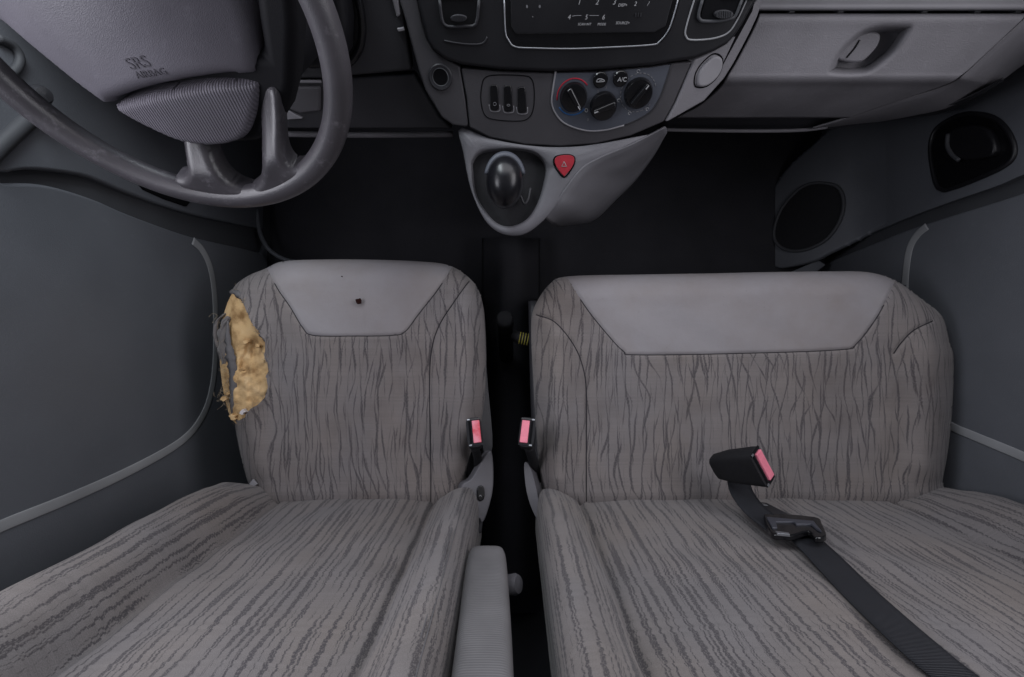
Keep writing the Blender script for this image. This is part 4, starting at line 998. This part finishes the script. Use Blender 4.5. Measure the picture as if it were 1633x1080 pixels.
tube("gaiter_fold", smooth_open([P(x, y, .775) for x, y in ((808, 326), (815, 320), (824, 308), (830, 313), (836, 325), (842, 318), (846, 300))], 6), .0022, M["dark"], lever, seg=8)

# ------------------------------------------------------------------ doors
def door_plane(X, s): return Plane((X, 0, 0), (s, 0, 0), ex=(0, 1, 0))
LX, RX = -.75, .97
def slab3(name, pts, X, s, h0, h1, mat, parent, bevel=None, bseg=2):   # pts in (U, d)
    return prism(name, np.array([[X, u, d] for u, d in pts]), np.array([float(s), 0, 0]), h0, h1, mat, parent, bevel=bevel, bseg=bseg)
def px_ud(pts, X):
    q = np.asarray(pts, float); d = X * F / (q[:, 0] - CX); return np.stack([(CY - q[:, 1]) / F * d, d], 1)
# driver door
ld = thing("driver_door", "grey blue plastic trimmed driver door left of the torn seat", "door", (LX, 0, 1.36))
slab3("trim_panel", [(-.80, .30), (.85, .30), (.85, 1.36), (-.80, 1.36)], LX, 1, -.06, 0, M["doordark"], ld)
bt = px_ud(smooth_open([(-4, 276), (28, 271), (70, 273), (118, 280), (144, 288), (185, 305), (240, 325), (300, 343), (380, 360), (412, 366)], 4), LX)
bb_ = px_ud(smooth_open([(-4, 292), (46, 293), (89, 301), (144, 319), (185, 337), (240, 358), (300, 378), (380, 396), (412, 404)], 4), LX)
slab3("front_trim", [(.30, .31), (.82, .31), (.82, 1.33)] + [tuple(x) for x in bt[::-1]], LX, 1, -.01, .014, M["door"], ld, bevel=.006, bseg=3)
slab3("inset_panel", [(-.78, .31), (.28, .31)] + [tuple(x) for x in bb_] + [(.30, 1.33), (-.78, 1.34)], LX, 1, -.01, .010, M["door"], ld, bevel=.006, bseg=3)
gro = smooth_open([(-600, 1100), (-250, 946), (-60, 862), (0, 835), (100, 795), (200, 750), (280, 705), (315, 665), (331, 620), (337, 560), (336, 480), (329, 430), (316, 400), (300, 384)], 6)
ug = px_ud(gro, LX)
tube("lit_bead", np.c_[np.full(len(ug), LX + .011), ug], .0095, M["bead"], ld, seg=12, flat=.07, nref=(1, 0, 0))
slab3("map_pocket", [tuple(x) for x in px_ud([(204, 290), (240, 300), (294, 320), (286, 330), (250, 318), (216, 303)], LX)], LX, 1, .008, .018, M["seam"], ld, bevel=.003)
gh = px_ud(smooth_open([(-40, 256), (-10, 226), (34, 186)], 4), LX)
tube("grab_handle", np.c_[np.full(len(gh), LX + .016), gh], .011, M["doordark"], ld, seg=14, nref=(1, 0, 0))
lathe("window_winder_knob", P(58, 152, .66), (1, -.1, -.3), [(.001, .022), (.010, .020), (.014, .012), (.0135, 0), (.012, -.02)], M["dark"], ld, 24)
tube("vent_ring", np.array([[LX + .018, *v] for v in px_ud(smooth_open([(-25, 60), (0, 72), (12, 90), (8, 108), (-10, 125)], 5), LX)]), .006, M["doordark"], ld, seg=12, nref=(1, 0, 0))
spk = np.array([C_ for C_ in P(*smooth_open([(409, 335), (414, 370), (428, 397), (452, 413), (480, 420)], 6).T, 1.27)])
tube("speaker_ring", spk, .006, M["door"], ld, seg=10)
# passenger door
rdr = thing("passenger_door", "grey blue plastic trimmed passenger door right of the bench", "door", (RX, 0, 1.36))
slab3("trim_panel", [(-.80, .30), (.85, .30), (.85, 1.36), (-.80, 1.36)], RX, -1, -.06, 0, M["doordark"], rdr)
bt = px_ud(smooth_open([(1700, 256), (1633, 283), (1600, 297), (1526, 322), (1450, 350), (1378, 381), (1320, 408), (1302, 417)], 4), RX)
bb_ = px_ud(smooth_open([(1700, 286), (1633, 310), (1570, 330), (1511, 348), (1450, 368), (1400, 388), (1340, 412), (1310, 427)], 4), RX)
ft = slab3("front_trim", [(.32, .31), (.82, .31), (.82, 1.355), (.25, 1.355)] + [tuple(x) for x in bt[::-1]], RX, -1, -.01, .014, M["door"], rdr, bevel=.006, bseg=3)
slab3("inset_panel", [(-.78, .31), (.30, .31)] + [tuple(x) for x in bb_] + [(.1, 1.35), (-.78, 1.35)], RX, -1, -.01, .010, M["door"], rdr, bevel=.006, bseg=3)
ug = px_ud(smooth_open([(2300, 1030), (1900, 845), (1720, 764), (1633, 725), (1560, 695), (1522, 678), (1480, 645), (1460, 600), (1452, 540), (1450, 470), (1452, 431), (1458, 396), (1470, 375), (1486, 361)], 6), RX)
tube("lit_bead", np.c_[np.full(len(ug), RX - .011), ug], .0095, M["bead"], rdr, seg=12, flat=.07, nref=(-1, 0, 0))
cup = [(1495, 233), (1502, 209), (1520, 194), (1550, 182), (1585, 184), (1609, 196), (1627, 221), (1631, 247), (1615, 265), (1570, 286), (1526, 302), (1514, 303), (1505, 295), (1498, 268)]
cq = px_ud(smooth_closed(cup, 4), RX)
hc = slab3("handle_cup", [tuple(x) for x in cq], RX, -1, .010, .0155, M["gloss"], rdr, bevel=.001)
tube("cup_rim", np.c_[np.full(len(cq), RX - .016), cq], .0045, M["black"], hc, closed=True, seg=10, nref=(-1, 0, 0))
iq = px_ud(smooth_closed([(1532, 212), (1560, 200), (1592, 204), (1607, 224), (1606, 246), (1580, 254), (1552, 254), (1536, 240)], 4), RX)
ih = slab3("door_handle", [tuple(x) for x in iq], RX, -1, .012, .028, M["black"], hc, bevel=.006, bseg=3)
sq_ = px_ud(smooth_open([(1534, 214), (1533, 232), (1540, 246), (1552, 256)], 5), RX)
tube("handle_edge", np.c_[np.full(len(sq_), RX - .03), sq_], .004, M["doordark"], hc, seg=8, nref=(-1, 0, 0))
sp_px = smooth_closed([(1310, 292), (1335, 298), (1345, 320), (1340, 350), (1320, 380), (1290, 397), (1260, 400), (1240, 390), (1234, 370), (1245, 335), (1270, 305), (1290, 294)], 4)
kn_ = unit((-.816, 0, -.578)); kd_ = np.array([-.578, 0, .816])
KP = Plane(np.array([.957, 0, 1.10]) - .035 * kn_, kn_, ex=(0, 1, 0))
def kick_h(x, y, e):
    sl_ = y * KP.ey.dot(kd_); t = sl_ / .10
    return np.where(t < 0, .035 - .70 * sl_ - .003, .035 * np.clip(1 - t, 0, 1) ** 2)
patch("kick_panel", smooth_closed([(1440, 150), (1440, 340), (1430, 352), (1378, 377), (1320, 405), (1300, 415), (1262, 425), (1234, 424), (1216, 385), (1222, 330), (1250, 275), (1300, 228), (1350, 185)], 3), KP, kick_h, .005, M["door"], rdr, .02)
dsp = slab("speaker_grille", sp_px, KP, -.012, .004, M["rubber"], rdr)
tube("speaker_ring", KP.hit(sp_px[:, 0], sp_px[:, 1], .005), .0045, M["doordark"], rdr, closed=True, seg=10, nref=KP.n)
# footwell side below the dash and a sill tab
tag(slab("sill_tab", [(1255, 436), (1302, 416), (1314, 423), (1292, 440)], Plane((0, 0, 1.30), (0, 0, -1)), 0, .01, M["door"], None, bevel=.003), "small grey tab on the sill in front of the bench", "sill tab")

# ------------------------------------------------------------------ things in the gap between the seats
hb = thing("handbrake", "black handbrake lever standing in the gap between the seats", "handbrake", P(806, 545, 1.2))
tube("grip", smooth_open([P(805, 508, 1.00), P(806, 530, 1.06), P(808, 570, 1.16)], 6), [.020] * 4 + [.018] * 9, M["hubblack"], hb, seg=18)
lathe("release_button", P(805, 508, 1.00), (0, .25, -1), [(.019, -.004), (.017, .004), (.008, .007), (.001, .008)], M["hubblack"], hb, 20)
coil = thing("yellow_cable", "yellow banded cable end beside the inner edge of the bench", "cable", P(836, 540, .99))
tube("sleeve", np.array([P(822, 536, 1.02), P(836, 540, .99), P(850, 546, 1.0)]), .013, M["rubber"], coil, seg=14)
for k in range(4):
    x = 829 + 4.2 * k; o = P(x, 539 + k * .8, .992 - .001 * k); t = np.linspace(0, 2 * np.pi, 16, endpoint=False)
    tube("band", o + np.stack([.004 * np.cos(t) * .6, .0128 * np.cos(t), .0128 * np.sin(t)], 1), .0012, M["yellow"], coil, closed=True, seg=6, nref=(1, 0, 0))
tn = net("floor_tunnel", [[(x, y, d) for x, d in ((770, 1.33), (795, 1.22), (815, 1.20), (835, 1.22), (860, 1.33))] for y in (380, 500, 650, 800, 950)], 20, 20, M["carpet"], None)
tag(tn, kind="structure")
